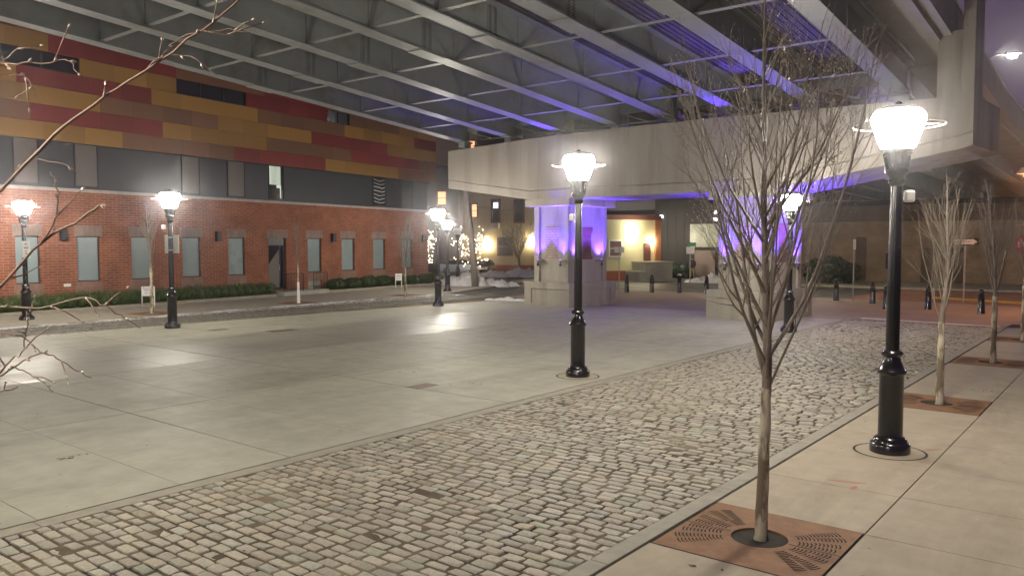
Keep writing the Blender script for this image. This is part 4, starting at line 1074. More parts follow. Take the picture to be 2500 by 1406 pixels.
# young tree beside the viewer: trunk out of frame, twigs reach into the left of the picture
def near_tree():
    root = empty('crabapple_tree', (-3.05,0.25,0), 0, 'near tree whose reddish bare twigs reach in from the left edge', 'tree')
    o_ = Vector((-3.05,0.25,0))
    t = MB(); t.tube([(0,0,-0.05),(0.02,0.01,1.2),(0.06,0.03,2.2),(0.1,0.08,3.2)], [0.055,0.05,0.042,0.02], 10); t.build('trunk', M['twig'], root, smooth=True)
    P = dict(
     b1=([(-2.95,0.33,2.3),(-2.5,0.52,2.72),(-2.19,0.70,2.94),(-2.14,0.73,2.99),(-2.05,0.82,3.13),(-1.98,0.88,3.20),(-1.89,0.96,3.28),(-1.78,1.05,3.38),(-1.71,1.11,3.45),(-1.67,1.15,3.50),(-1.6,1.2,3.6)],0.0105,0.0035),
     b1a=([(-1.89,0.96,3.28),(-1.86,0.98,3.31),(-1.83,1.01,3.32),(-1.79,1.04,3.31),(-1.75,1.07,3.27)],0.004,0.0015),
     b1b=([(-1.78,1.05,3.38),(-1.74,1.08,3.37),(-1.71,1.11,3.38)],0.003,0.001),
     b1c=([(-1.84,1.00,3.34),(-1.81,1.03,3.37),(-1.73,1.09,3.38),(-1.69,1.12,3.37)],0.004,0.0015),
     b2=([(-2.98,0.31,2.1),(-2.6,0.5,2.42),(-2.18,0.68,2.68),(-2.14,0.72,2.76),(-2.06,0.80,2.88),(-2.00,0.84,2.92),(-1.96,0.88,2.96),(-1.94,0.89,2.96)],0.0105,0.0035),
     b2a=([(-2.06,0.79,2.87),(-2.04,0.81,2.92),(-2.04,0.82,2.97),(-2.04,0.82,3.01),(-2.05,0.81,3.04)],0.005,0.003),
     b3=([(-2.96,0.32,2.3),(-2.5,0.55,2.66),(-2.18,0.69,2.71),(-2.14,0.72,2.72),(-2.06,0.78,2.72),(-1.99,0.84,2.74),(-1.94,0.87,2.73),(-1.91,0.90,2.70),(-1.87,0.93,2.67)],0.008,0.002),
     b4=([(-2.6,0.5,2.42),(-2.3,0.62,2.46),(-2.17,0.68,2.52),(-2.13,0.72,2.57),(-2.11,0.74,2.60),(-2.09,0.75,2.61),(-2.09,0.76,2.65),(-2.08,0.76,2.68),(-2.09,0.76,2.71)],0.006,0.002),
     b5=([(-2.6,0.5,2.42),(-2.3,0.62,2.5),(-2.17,0.68,2.53),(-2.13,0.72,2.56),(-2.09,0.75,2.59),(-2.06,0.78,2.61),(-2.02,0.80,2.60),(-1.99,0.83,2.57),(-1.96,0.85,2.55)],0.006,0.002),
     b5a=([(-2.11,0.73,2.58),(-2.08,0.76,2.56),(-2.05,0.78,2.54),(-2.03,0.79,2.52)],0.0035,0.0015),
     b6=([(-2.3,0.62,2.5),(-2.17,0.68,2.51),(-2.13,0.71,2.52),(-2.09,0.74,2.53)],0.006,0.003),
     b7=([(-2.95,0.33,3.0),(-2.5,0.6,3.3),(-2.20,0.71,3.31),(-2.16,0.75,3.30),(-2.11,0.78,3.30),(-2.06,0.82,3.30),(-2.03,0.85,3.31),(-2.01,0.86,3.28),(-1.99,0.88,3.26)],0.005,0.002),
     b8=([(-2.5,0.6,3.3),(-2.20,0.71,3.26),(-2.16,0.75,3.30),(-2.13,0.77,3.33),(-2.11,0.79,3.34)],0.004,0.0015),
     b9=([(-2.13,0.76,3.27),(-2.11,0.78,3.27),(-2.09,0.79,3.25),(-2.09,0.80,3.22)],0.003,0.0012),
     b10=([(-2.08,0.79,3.07),(-2.03,0.83,3.06),(-2.00,0.85,3.04)],0.0035,0.0012),
     b11=([(-2.5,0.55,2.66),(-2.13,0.72,2.66),(-2.09,0.76,2.64),(-2.06,0.78,2.61)],0.004,0.002))
    c = MB(); bb = MB(); rnd = random.Random(12)
    for pts, r0, r1 in P.values():
        q = [Vector(p)-o_ for p in pts]
        # smooth the traced bends
        sm = []
        for i in range(len(q)-1):
            p0 = q[max(i-1,0)]; p1 = q[i]; p2 = q[i+1]; p3 = q[min(i+2,len(q)-1)]
            for k in range(4):
                u = k/4; sm.append(0.5*((2*p1)+(p2-p0)*u+(2*p0-5*p1+4*p2-p3)*u*u+(3*p1-p0-3*p2+p3)*u**3))
        sm.append(q[-1]); n = len(sm)
        sm = [p + Vector((rnd.gauss(0,0.0015),rnd.gauss(0,0.0015),rnd.gauss(0,0.0015))) for p in sm]
        c.tube(sm, [(r0+(r1-r0)*i/(n-1))*0.48*rnd.uniform(0.92,1.12) for i in range(n)], 7)
        for i in range(5, n, 4):
            if sm[i].x+o_.x < -2.3: continue
            d = (sm[i]-sm[i-1]).normalized(); a = d.orthogonal().normalized(); a.rotate(Matrix.Rotation(rnd.random()*6.28,3,d))
            dd = (d+a*0.9).normalized(); rr = rnd.uniform(0.0022,0.0038)
            bb.tube([sm[i], sm[i]+dd*0.006, sm[i]+dd*0.014], [rr*0.7, rr, rr*0.2], 5)
            if rnd.random() < 0.38:
                L = rnd.uniform(0.03,0.09); e = sm[i]+dd*L*0.5+Vector((0,0,0.004)); e2 = e+(dd+Vector((0,0,rnd.gauss(0,0.3)))).normalized()*L*0.5
                c.tube([sm[i], e, e2], [0.002,0.0016,0.001], 5)
                bb.tube([e2, e2+dd*0.005, e2+dd*0.011], [0.0016,0.003,0.0006], 5)
    c.build('branches', M['twig_red'], root, smooth=True)
    bb.build('buds', M['bud'], root, smooth=True)
near_tree()

# ================================================================ BOLLARDS
def bollard():
    root = empty('bollard', (0,0,0), 0, '', 'bollard', 'black cast bollards along the road edge')
    b = MB(); b.lathe([(0.155,0),(0.155,0.03),(0.145,0.05),(0.125,0.55),(0.118,0.72),(0.124,0.735),(0.124,0.765),(0.112,0.78),(0.108,0.80)], 20); b.build('post', M['black_paint'], root, autosmooth=35)
    c = MB(); c.lathe([(0.108,0.80),(0.105,0.86),(0.085,0.93),(0.05,0.975),(0.005,0.99)], 20); c.build('cap', M['black_paint'], root, smooth=True)
    return root
bo0 = bollard()
bol = [((-24.3,41.6),'leftmost black bollard, just right of the left column'),((-23.0,42.3),'black bollard below the small distant street lamp'),((-21.55,43.0),'black bollard topped with a lump of snow'),((-19.97,43.3),'black bollard against the left edge of the right column'),
       ((-12.34,42.18),'black bollard half hidden by twigs right of the right column'),((-10.35,41.23),'bollard left of the close pair beside the nearest lamp post'),((-8.95,37.94),'bollard right behind the nearest lamp post'),((-7.45,38.85),'bollard just right of the nearest lamp post'),((-5.28,37.92),'rightmost black bollard between two bare trees')]
for i, (p, lab) in enumerate(bol):
    o = bo0 if i == 0 else dup(bo0, (0,0,0))
    o.location = (p[0],p[1],-0.012); o['label'] = lab
    if i < 4: o.scale = (1,1,1.06)

# ================================================================ SNOW
def snow(name, pts, label, seed, res=0.07):
    from mathutils import noise as NZ
    x0 = min(p[0]-p[2]*1.5 for p in pts); x1 = max(p[0]+p[2]*1.5 for p in pts)
    y0 = min(p[1]-p[3]*1.5 for p in pts); y1 = max(p[1]+p[3]*1.5 for p in pts)
    nx, ny = int((x1-x0)/res)+1, int((y1-y0)/res)+1
    b = MB(); vs = []; hs = []
    for j in range(ny+1):
        for i in range(nx+1):
            x = x0+(x1-x0)*i/nx; y = y0+(y1-y0)*j/ny; h = 0
            for cx,cy,rx,ry,hh in pts:
                q = ((x-cx)/rx)**2+((y-cy)/ry)**2
                if q < 1.25: h = max(h, hh*math.sqrt(max(0.0,1-0.8*q)))
            n1 = NZ.noise(Vector((x*2.1+seed*7,y*2.1,seed))); n2 = NZ.noise(Vector((x*6+seed,y*6,3.3))); n3 = abs(NZ.noise(Vector((x*3.3,y*3.3+seed,9))))
            top = max(p[4] for p in pts)
            h2 = h*(0.85+0.45*n1+0.28*n2) - 0.10*top + 0.30*h*n3
            vs.append((x,y,max(h2,-0.04))); hs.append(h2)
    fs = []
    for j in range(ny):
        for i in range(nx):
            a_ = j*(nx+1)+i; f = (a_,a_+1,a_+nx+2,a_+nx+1)
            if max(hs[k] for k in f) > -0.03: fs.append(f)
    used = sorted({k for f in fs for k in f}); mp = {k:i for i,k in enumerate(used)}
    b.add([vs[k] for k in used], [tuple(mp[k] for k in f) for f in fs])
    return tag(b.build(name, M['snow'], smooth=True), label, 'snow')
snow('snow_bank', [(-37.2,40.6,1.3,0.8,0.75),(-36.2,41.2,1.1,0.8,0.95),(-35.0,42.2,1.0,0.7,0.55),(-38.6,40.6,1.0,0.6,0.4),(-34.2,42.9,0.6,0.5,0.35)], 'dirty white snow heap at the foot of the timber pole', 1)
snow('snow_bank', [(-45.5,54.5,1.8,1.0,0.55),(-43.2,55.6,1.6,1.0,0.8),(-41.2,56.9,1.6,1.0,0.95),(-39.4,57.8,1.4,0.9,0.9),(-47.5,53.8,1.2,0.8,0.4)], 'bluish snow bank along the far kerb under the pollarded tree', 2)
snow('snow_bank', [(-26.3,31.3,0.35,0.16,0.12),(-25.8,31.4,0.28,0.2,0.18),(-25.3,31.55,0.35,0.2,0.2),(-24.7,31.7,0.4,0.2,0.16),(-24.2,31.8,0.3,0.2,0.2)], 'low line of snow lumps beside the left column plinth', 3, 0.03)
rn = random.Random(6); sp = []
for k in range(60):
    y = rn.uniform(7,33); x = -30.35-0.05*(y-8)+rn.gauss(0,0.10); sp.append((x,y,rn.uniform(0.05,0.16),rn.uniform(0.15,0.6),rn.uniform(0.02,0.05)))
snow('gutter_snow', sp, 'thin broken line of old snow in the lane gutter', 4, 0.05)
snow('snow_bank', [(-26.6,56.0,0.9,0.5,0.35),(-25.6,56.3,0.8,0.5,0.65)], 'small grey snow pile by the right column in the far street', 5)
o = snow('snow_lump', [(-21.55,43.0,0.12,0.11,0.12)], 'lump of snow sitting on top of a bollard', 6, 0.02); o.location.z = 1.03

# ================================================================ BACKGROUND BUILDINGS
def house(name, A, ang, label, cat='building'):
    return empty(name, (A[0],A[1],0), R(ang), label, cat)
def win(parent, x0, x1, z0, z1, pane, trim=None, tw=0.12, yo=0.0):
    """window on the front (local y=0, front is -y)"""
    f = MB()
    for (p,q,r_,s_) in ((x0-tw,z0-tw,x0,z1+tw),(x1,z0-tw,x1+tw,z1+tw),(x0,z0-tw,x1,z0),(x0,z1,x1,z1+tw)):
        f.box(p,yo-0.06,q,r_,yo+0.02,s_)
    f.box(x0,yo-0.04,(z0+z1)/2-0.03,x1,yo+0.02,(z0+z1)/2+0.03)
    fr = f.build('window', trim or M['maroon'], parent)
    p = MB(); p.box(x0,yo-0.02,z0,x1,yo+0.01,z1); p.build('pane', pane, fr)
    return fr
# cream two-storey building, centre left
h1 = house('cream_building', (-59.01,65.46), 18.1, 'cream two-storey building with maroon windows and red plinth')
b = MB(); b.box(0,0,-0.2,13,10,10.5); b.build('wall', M['cream'], h1)
b = MB(); b.box(0,-0.06,-0.2,13,0.0,0.62); b.build('plinth', M['redband'], h1)
win(h1,1.15,1.70,5.85,7.2,M['warmwin']); w_ = win(h1,3.55,4.30,5.35,7.55,M['darkglass'],tw=0.2); win(h1,6.2,7.05,5.3,7.5,M['darkglass'],tw=0.2); win(h1,10,10.8,5.3,7.5,M['darkglass'],tw=0.2)
p = MB(); p.box(3.65,-0.05,6.75,4.2,-0.03,7.35); p.build('lit_pane', M['whitewin'], w_)
b = MB(); b.box(3.5,-0.55,4.55,4.4,-0.02,5.15); b.build('air_conditioner', M['sign_grey'], h1)
win(h1,4.25,5.75,1.75,3.45,M['darkglass'],tw=0.16)
for s_, z_ in ((2.94,2.78),(7.99,3.13)):
    b = MB(); b.box(s_-0.16,-0.34,z_-0.25,s_+0.16,-0.06,z_+0.3); b.build('wall_lamp', M['warmlamp'], h1, bevel=0.05)
    b = MB(); b.box(s_-0.06,-0.06,z_-0.35,s_+0.06,0.0,z_+0.1); b.build('lamp_bracket', M['dark_metal'], h1)
# dark house left of it
h0 = house('brown_house', (-62.2,57.6), 36, 'dark brown house behind the parked sedan')
b = MB(); b.box(-3,0,-0.2,7.2,9,11); b.build('wall', M['housebrown'], h0)
win(h0,5.1,5.9,7.0,8.3,M['warmwin'],tw=0.1); win(h0,2.0,2.8,6.4,8.0,M['darkglass'],tw=0.1)
h00 = house('beige_house', (-66,64), 36, 'tall pale house side glimpsed above the brick building corner')
b = MB(); b.box(-2,0,-0.2,12,9,16.5); b.build('wall', M['cream'], h00)
win(h00,6.6,7.6,13.2,14.6,M['warmwin'],tw=0.1)
# low yellow building
h2 = house('yellow_building', (-33.24,53.72), 63.66, 'low yellow building with red coping across the road')
b = MB(); b.box(-0.7,0,-0.2,5.1,9,4.80); b.build('wall', M['yellow_wall'], h2)
b = MB(); b.box(-0.8,-0.10,4.80,5.2,9.1,5.18); b.build('coping', mat('dull red coping', (0.20,0.065,0.05), 0.8), h2)
b = MB(); b.box(-0.7,-0.05,-0.2,3.0,0.0,0.76); b.build('plinth', M['redband'], h2)
b = MB(); b.box(4.55,-0.12,-0.2,5.12,0.0,4.80); b.build('pilaster', mat('orange pilaster', (0.42,0.17,0.07), 0.8), h2)
win(h2,0.3,1.35,1.95,3.1,M['maroon'],M['sign_white'],tw=0.12)
b = MB(); b.box(3.5,-0.05,1.5,4.15,0.01,2.95); b.build('door', M['maroon'], h2)
b = MB(); b.box(2.4,-2.0,-0.1,4.9,-0.06,1.40); b.box(1.7,-2.0,-0.1,2.4,-0.06,0.75); b.build('ramp_wall', M['stone'], h2, bevel=0.03)
b = MB(); b.box(2.3,-2.1,1.40,5.0,-0.05,1.5); b.build('ramp_coping', M['cornice'], h2)
b = MB(); b.box(4.13,-0.36,2.95,4.33,-0.14,3.2); b.build('wall_lamp', M['warmlamp'], h2, bevel=0.06)
b = MB(); b.box(2.0,-0.75,3.72,2.6,-0.45,3.80); b.box(2.25,-0.5,3.80,2.35,0,3.86); b.build('wall_lamp', mat('yellow flood lens', (1,0.9,0.6), 0.5, emit=(1.0,0.93,0.70), estr=120), h2, bevel=0.03)
# taller pale mass behind the yellow building
h3 = house('grey_building', (-44,64), 10, 'dim grey block rising behind the yellow building')
b = MB(); b.box(0,0,-0.2,9.2,8,8.6); b.build('wall', mat('dim grey render', (0.19,0.17,0.17), 0.9), h3)
b = MB(); b.box(0,-0.05,5.6,9.2,0,6.0); b.build('string_course', M['darkwall'], h3)
# dark timber building with garage
h4 = house('dark_building', (-33.4,62.84), -3.2, 'dark timber building with a garage door beyond the road')
b = MB()
for k in range(30): b.box(-0.5+0.42*k,0 if k % 2 else -0.03,-0.2,-0.08+0.42*k,8,13)
b.build('wall', M['darkwall'], h4)
b = MB(); b.box(3.0,-0.12,2.62,6.6,-0.031,4.55); b.build('brick_lintel', M['whitebrick'], h4)
b = MB(); b.box(3.3,-0.10,-0.1,6.4,-0.031,2.60); o = b.build('garage_surround', M['void'], h4)
b = MB(); b.box(3.45,-0.14,-0.1,5.35,-0.10,2.35); b.build('garage_door', M['garage'], h4)
for s_, z_ in ((0.2,5.25),(5.4,5.5),(5.35,4.9)):
    b = MB(); b.box(s_-0.12,-0.3,z_-0.1,s_+0.12,-0.05,z_+0.12); b.build('wall_lamp', mat('cool wall lamp', (1,1,1), 0.5, emit=(0.9,0.95,1.0), estr=14), h4, bevel=0.04)
# long tan brick building, right
h5 = house('tan_brick_building', (-17.48,63.63), 7.64, 'long low tan brick building with dark eaves on the right')
b = MB(); b.box(-3.9,0,-0.2,40,14,4.55); b.build('wall', M['tanbrick'], h5)
b = MB(); b.box(-3.9,-0.02,4.55,40,14,5.75); b.build('upper_wall', M['darkbrick'], h5)  # top of the wall in darker brick, its unlit tone put into the colour
b = MB(); b.box(-4.3,-0.5,5.75,40,14,6.1); b.build('roof', M['darkwall'], h5)
for s_ in (0.6,5.0,7.0,12.5):
    b = MB(); b.box(s_-0.35,-0.12,-0.2,s_+0.35,-0.0,3.4 if s_ < 3 else 2.6); b.build('pilaster', M['darkbrick'], h5)
b = MB(); b.box(2.3,-0.1,1.05,2.7,0.01,2.2); b.build('window', M['darkglass'], h5)
# assumed sodium lamp lighting cap end and tan wall, tall cobra head at right
def cobra(x, y, hz, label, e, rz, col=(1.0,0.97,0.86)):
    root = empty('highway_lamp', (x,y,0), rz, label, 'street lamp')
    b = MB(); b.tube([(0,0,0),(0,0,hz)], [0.12,0.07], 10); b.tube([(0,0,hz-0.4),(0.7,0,hz+0.1),(1.6,0,hz+0.25)], 0.05, 8); b.build('pole', M['galv'], root, smooth=True)
    b = MB(); b.hexa([(1.35,-0.28,hz+0.10),(2.5,-0.28,hz+0.18),(2.5,0.28,hz+0.18),(1.35,0.28,hz+0.10)],[(1.5,-0.1,hz+0.4),(2.4,-0.1,hz+0.42),(2.4,0.1,hz+0.42),(1.5,0.1,hz+0.4)]); b.build('lamp_head', M['galv'], root)
    b = MB(); b.lathe([(0.02,-0.22),(0.26,-0.14),(0.34,0.0),(0.30,0.02)], 16, (1.95,0,hz+0.09)); b.build('lens', mat('hot lamp lens', (1,1,1), 0.5, emit=col, estr=e), root, smooth=True)
cobra(-1.9,38.5,5.6,'assumed unseen sodium road lamp outside the right edge, lighting the cap end orange',190,R(160), (1.0,0.42,0.16))  # unseen lamp, assumed from the orange light on the cap end
cobra(-9.9,69.6,16.9,'tall highway lamp glowing above the bridge railing at upper right', 330, R(38))

h6 = house('far_warehouse', (-70,112), 0, 'dim warehouse mass far beyond the tan brick building')
b = MB(); b.box(0,0,-0.2,120,20,11); b.box(20,0.5,11,60,18,13); b.build('wall', M['housebrown'], h6)
# ================================================================ CAR, POLE, SIGNS, PERSON, BACKGROUND TREES
def make_car(loc, rz, paint, label):
    root = empty('parked_car', loc, rz, label, 'car')
    def loft(secs, name, m, parent):
        b = MB(); n = len(secs[0]); vs = [p for s in secs for p in s]; fs = []
        for i in range(len(secs)-1):
            for j in range(n): fs.append((i*n+j,(i+1)*n+j,(i+1)*n+(j+1)%n,i*n+(j+1)%n))
        fs.append(tuple(range(n))); fs.append(tuple((len(secs)-1)*n+j for j in range(n))[::-1])
        b.add(vs, fs); return b.build(name, m, parent, autosmooth=40)
    def sec(x, hw, zb, zt, hw2): return [(x,-hw,zb),(x,-hw*1.02,(zb+zt)/2),(x,-hw2,zt),(x,hw2,zt),(x,hw*1.02,(zb+zt)/2),(x,hw,zb)]
    body = [sec(-2.25,0.70,0.35,0.75,0.62),sec(-2.1,0.82,0.25,0.92,0.74),sec(-1.5,0.88,0.22,0.96,0.80),sec(-0.8,0.89,0.20,0.93,0.84),sec(0.6,0.89,0.20,0.93,0.84),sec(1.3,0.88,0.22,0.90,0.80),sec(2.0,0.82,0.25,0.78,0.72),sec(2.28,0.68,0.35,0.62,0.60)]
    loft(body, 'body', paint, root)
    cab = [sec(-1.75,0.72,0.93,0.955,0.66),sec(-1.05,0.78,0.92,1.36,0.58),sec(-0.3,0.80,0.92,1.44,0.60),sec(0.35,0.80,0.92,1.38,0.58),sec(1.15,0.76,0.90,0.92,0.66)]
    loft(cab, 'windows', M['darkglass'], root)
    roof = [sec(-1.08,0.60,1.34,1.375,0.54),sec(-0.3,0.62,1.42,1.46,0.56),sec(0.38,0.60,1.36,1.395,0.54)]
    loft(roof, 'roof', paint, root)
    for x in (-1.38,1.40):
        for y in (-0.80,0.80):
            b = MB(); b.lathe([(0.22,-0.1),(0.30,-0.1),(0.325,-0.06),(0.325,0.06),(0.30,0.1),(0.22,0.1)], 20)
            b.v = [(px,pz,py) for px,py,pz in b.v]
            w = b.build('wheel', M['tyre'], root); w.location = (x,y,0.325)
            r_ = MB(); r_.lathe([(0.02,-0.105),(0.06,-0.108),(0.06,0.108),(0.02,0.105)], 10)
            for k in range(5):
                t = 2*math.pi*k/5; r_.tube([(0.04*math.cos(t),0.04*math.sin(t),0.095 if y>0 else -0.095),(0.23*math.cos(t),0.23*math.sin(t),0.09 if y>0 else -0.09)], 0.03, 5)
            r_.v = [(px,pz,py) for px,py,pz in r_.v]; r_.build('rim', M['chrome'], w)
    for y in (-0.6,0.6):
        b = MB(); b.box(2.08,y-0.17,0.60,2.27,y+0.17,0.73); b.build('headlight', mat('headlight glass', (0.6,0.6,0.6), 0.2), root, bevel=0.03)
        b = MB(); b.box(-2.24,y-0.16,0.68,-2.12,y+0.16,0.82); b.build('tail_light', M['sign_red'], root, bevel=0.03)
    b = MB(); b.box(2.20,-0.4,0.40,2.295,0.4,0.56); b.build('grille', M['void'], root)
    b = MB(); b.box(2.29,-0.15,0.42,2.305,0.15,0.54); b.build('number_plate', M['sign_white'], root)
    return root
make_car((-52.1,57.6,0), R(38.6), M['car_blue'], 'silver blue sedan parked side-on beyond the snow heap')
make_car((-47.6,55.6,0), R(-62), M['car_dark'], 'pewter car facing the viewer, half hidden by the timber pole')

b = MB(); b.tube([(-35.35,40.45,-0.1),(-35.6,40.4,3),(-35.95,40.3,6.6),(-36.2,40.2,8.6)], [0.24,0.21,0.18,0.16], 12)
pole = empty('utility_pole', (0,0,0), 0, 'leaning weathered timber utility pole rising from the snow heap', 'utility pole')
b.build('shaft', M['wood_pole'], pole, smooth=True)
b = MB(); b.tube([(-35.5,40.35,3.9),(-35.62,40.25,5.2),(-35.75,40.2,6.3),(-35.6,40.1,7.4)], 0.045, 8); b.build('conduit', M['sign_black'], pole, smooth=True)
b = MB(); b.tube([(-35.9,40.3,5.5),(-39.5,49.0,5.5),(-43.5,58.5,6.6)], 0.012, 4); b.build('cable', M['sign_black'], pole)

def text_part(parent, body, size, loc, rot, m, name='lettering'):
    cu = bpy.data.curves.new(name, 'FONT'); cu.body = body; cu.size = size; cu.align_x = 'CENTER'; cu.align_y = 'CENTER'; cu.extrude = 0.001
    t = bpy.data.objects.new(name, cu)
    me = bpy.data.meshes.new_from_object(t); bpy.data.objects.remove(t)
    me.materials.append(m); o = bpy.data.objects.new(name, me); COL.objects.link(o); o.parent = parent; o.location = loc; o.rotation_euler = rot
    return o
FACE = R(38.5)   # signs that face the viewer: local -y looks at the camera
def sign_root(name, loc, rz, label): return empty(name, loc, rz, label, 'sign')
# one-way sign on its post
s1 = sign_root('one_way_sign', (-6.88,43.99,0), FACE-R(20), 'black and white one way arrow sign on a post before the tan brick wall')
b = MB(); b.tube([(0,0.03,0),(0,0.03,3.2)], 0.035, 8); b.build('post', M['galv'], s1)
b = MB(); b.box(-0.57,-0.015,2.80,0.57,0.0,3.16); b.build('board', M['sign_black'], s1)
b = MB(); b.box(-0.50,-0.02,2.86,0.28,-0.016,3.10); b.add([(0.28,-0.018,2.82),(0.52,-0.018,2.98),(0.28,-0.018,3.14)], [(0,1,2)]); b.build('arrow', M['sign_white'], s1)
text_part(s1, 'ONE WAY', 0.155, (-0.10,-0.0215,2.98), (R(90),0,0), M['sign_black'])
# stop sign at the right edge
s2 = sign_root('stop_sign', (-3.52,35.60,0), FACE-R(36), 'red stop sign cut by the right edge of the photo')
b = MB(); b.tube([(0,0.04,0),(0,0.04,3.15)], 0.035, 8); b.build('post', M['galv'], s2)
b = MB(); oc = [(0.40*math.cos(R(22.5+45*k)),0.40*math.sin(R(22.5+45*k))) for k in range(8)]
b.add([(x,0.0,2.84+z) for x,z in oc]+[(x,0.012,2.84+z) for x,z in oc], [tuple(range(8)),tuple(range(8,16))[::-1]]+[(i,8+i,8+(i+1)%8,(i+1)%8) for i in range(8)]); b.build('board', M['sign_red'], s2)
text_part(s2, 'STOP', 0.26, (0,-0.004,2.84), (R(90),0,0), M['sign_white'])
# unlit lamp above it
unlit_lamp(-3.35, 35.9, 0.80, 'unlit dome lamp above the stop sign at the right edge')
# street name sign
s3 = sign_root('street_name_sign', (-26.02,53.6,0), FACE, 'green street name plate over a small white board on a post')
b = MB(); b.tube([(0,0.03,0),(0,0.03,3.1)], 0.035, 8); b.build('post', M['galv'], s3)
b = MB(); b.box(-0.28,-0.01,2.72,0.42,0.0,2.98); b.build('name_plate', M['green_sign'], s3)
b = MB()
for k, (x0,x1) in enumerate(((-0.2,-0.08),(-0.05,0.07),(0.1,0.2),(0.23,0.35))): b.box(x0,-0.014,2.80,x1,-0.011,2.89)
b.build('blurred_print', mat('faded green print', (0.08,0.35,0.2), 0.6), s3)
b = MB(); b.box(-0.30,-0.01,2.16,0.30,0.0,2.66); b.build('white_board', M['sign_white'], s3)
# small sign in front of the yellow building
s4 = sign_root('road_sign', (-24.45,40.96,0), FACE, 'blank white sign on a thin post right of the left column')
b = MB(); b.tube([(0,0.0,0),(0,0.0,2.75)], 0.03, 8); b.build('post', M['galv'], s4)
b = MB(); b.box(-0.30,0.03,2.36,0.30,0.045,2.70); b.build('board', M['sign_white'], s4, bevel=0.006)
# thin post beyond the right column
s5 = sign_root('road_sign', (-11.5,42.1,0), FACE, 'narrow pale sign on a thin post by the evergreen bush')
b = MB(); b.tube([(0,0.0,0),(0,0.0,3.0)], 0.03, 8); b.build('post', M['galv'], s5)
b = MB(); b.box(-0.05,-0.02,2.6,0.08,0.0,3.1); b.build('board', M['sign_white'], s5)
# notice on the far left lamp
s6 = sign_root('parking_notice', (-32.95,12.03,0), FACE, 'narrow white notice fixed to the lamp post at the left edge')
b = MB(); b.box(-0.02,-0.115,2.36,0.27,-0.10,2.98); b.build('board', M['sign_white'], s6)
b = MB(); b.box(0.08,-0.118,2.84,0.16,-0.1155,2.90); b.box(0.045,-0.118,2.70,0.215,-0.1155,2.76); b.box(0.09,-0.118,2.58,0.15,-0.1155,2.63); b.box(0.04,-0.118,2.405,0.21,-0.1155,2.42)
b.build('faint_print', M['sign_print'], s6)
b = MB(); b.add([(0.07,-0.1165,2.53),(0.18,-0.1165,2.53),(0.19,-0.1165,2.46),(0.12,-0.1165,2.50)], [(0,1,2,3)]); b.build('red_mark', M['maroon'], s6)
# sign back on the second lamp
s7 = sign_root('sign_back', (-26.10,14.07,0), FACE, 'bare metal back of a square sign strapped to a lamp pole')
b = MB(); b.box(-0.25,0.10,2.56,0.25,0.115,3.18); b.build('board', M['sign_grey'], s7, bevel=0.03)
b = MB(); b.ring(0.10,0.012,2.66,20); b.ring(0.10,0.012,3.1,20); b.build('strap', M['galv'], s7)
# yard signs
def yard(p, rz, label, head, w):
    r_ = sign_root('yard_sign', p, rz, label)
    for x in (-w/2+0.02,w/2-0.02):
        b = MB(); b.box(x-0.02,-0.012,0,x+0.02,0.012,0.92); b.build('stake', M['sign_white'], r_)
    b = MB(); b.box(-w/2+0.04,-0.02,0.48,w/2-0.04,-0.0125,0.92); b.build('board', M['sign_white'], r_)
    if head:
        text_part(r_, 'PLEASE', 0.14, (0,-0.0215,0.83), (R(90),0,0), M['sign_blue'])
        b = MB(); b.box(-w/2+0.1,-0.0215,0.73,w/2-0.1,-0.0205,0.755); b.build('rule', M['sign_blue'], r_)
    else:
        b = MB(); b.box(-w/2+0.07,-0.0215,0.76,w/2-0.07,-0.0205,0.80); b.build('rule', mat('slate blue print', (0.18,0.22,0.28), 0.6), r_)
    b = MB()
    for k, (x0,x1) in enumerate(((-0.15,0.0),(0.03,0.15))):
        for zz in (0.58,0.64): b.box(x0,-0.0215,zz,x1,-0.0205,zz+0.022)
    b.build('faint_print', M['sign_print'], r_)
p = bpt(FX(22.1),1.62,0.03); yard((p.x,p.y,0.03), FACE+R(20), 'white yard sign reading PLEASE behind a thin tree trunk', True, 0.56)
p = bpt(FX(5.0),1.55,0.03); yard((p.x,p.y,0.03), FACE+R(20), 'small white yard sign before the clipped shrubs', False, 0.44)

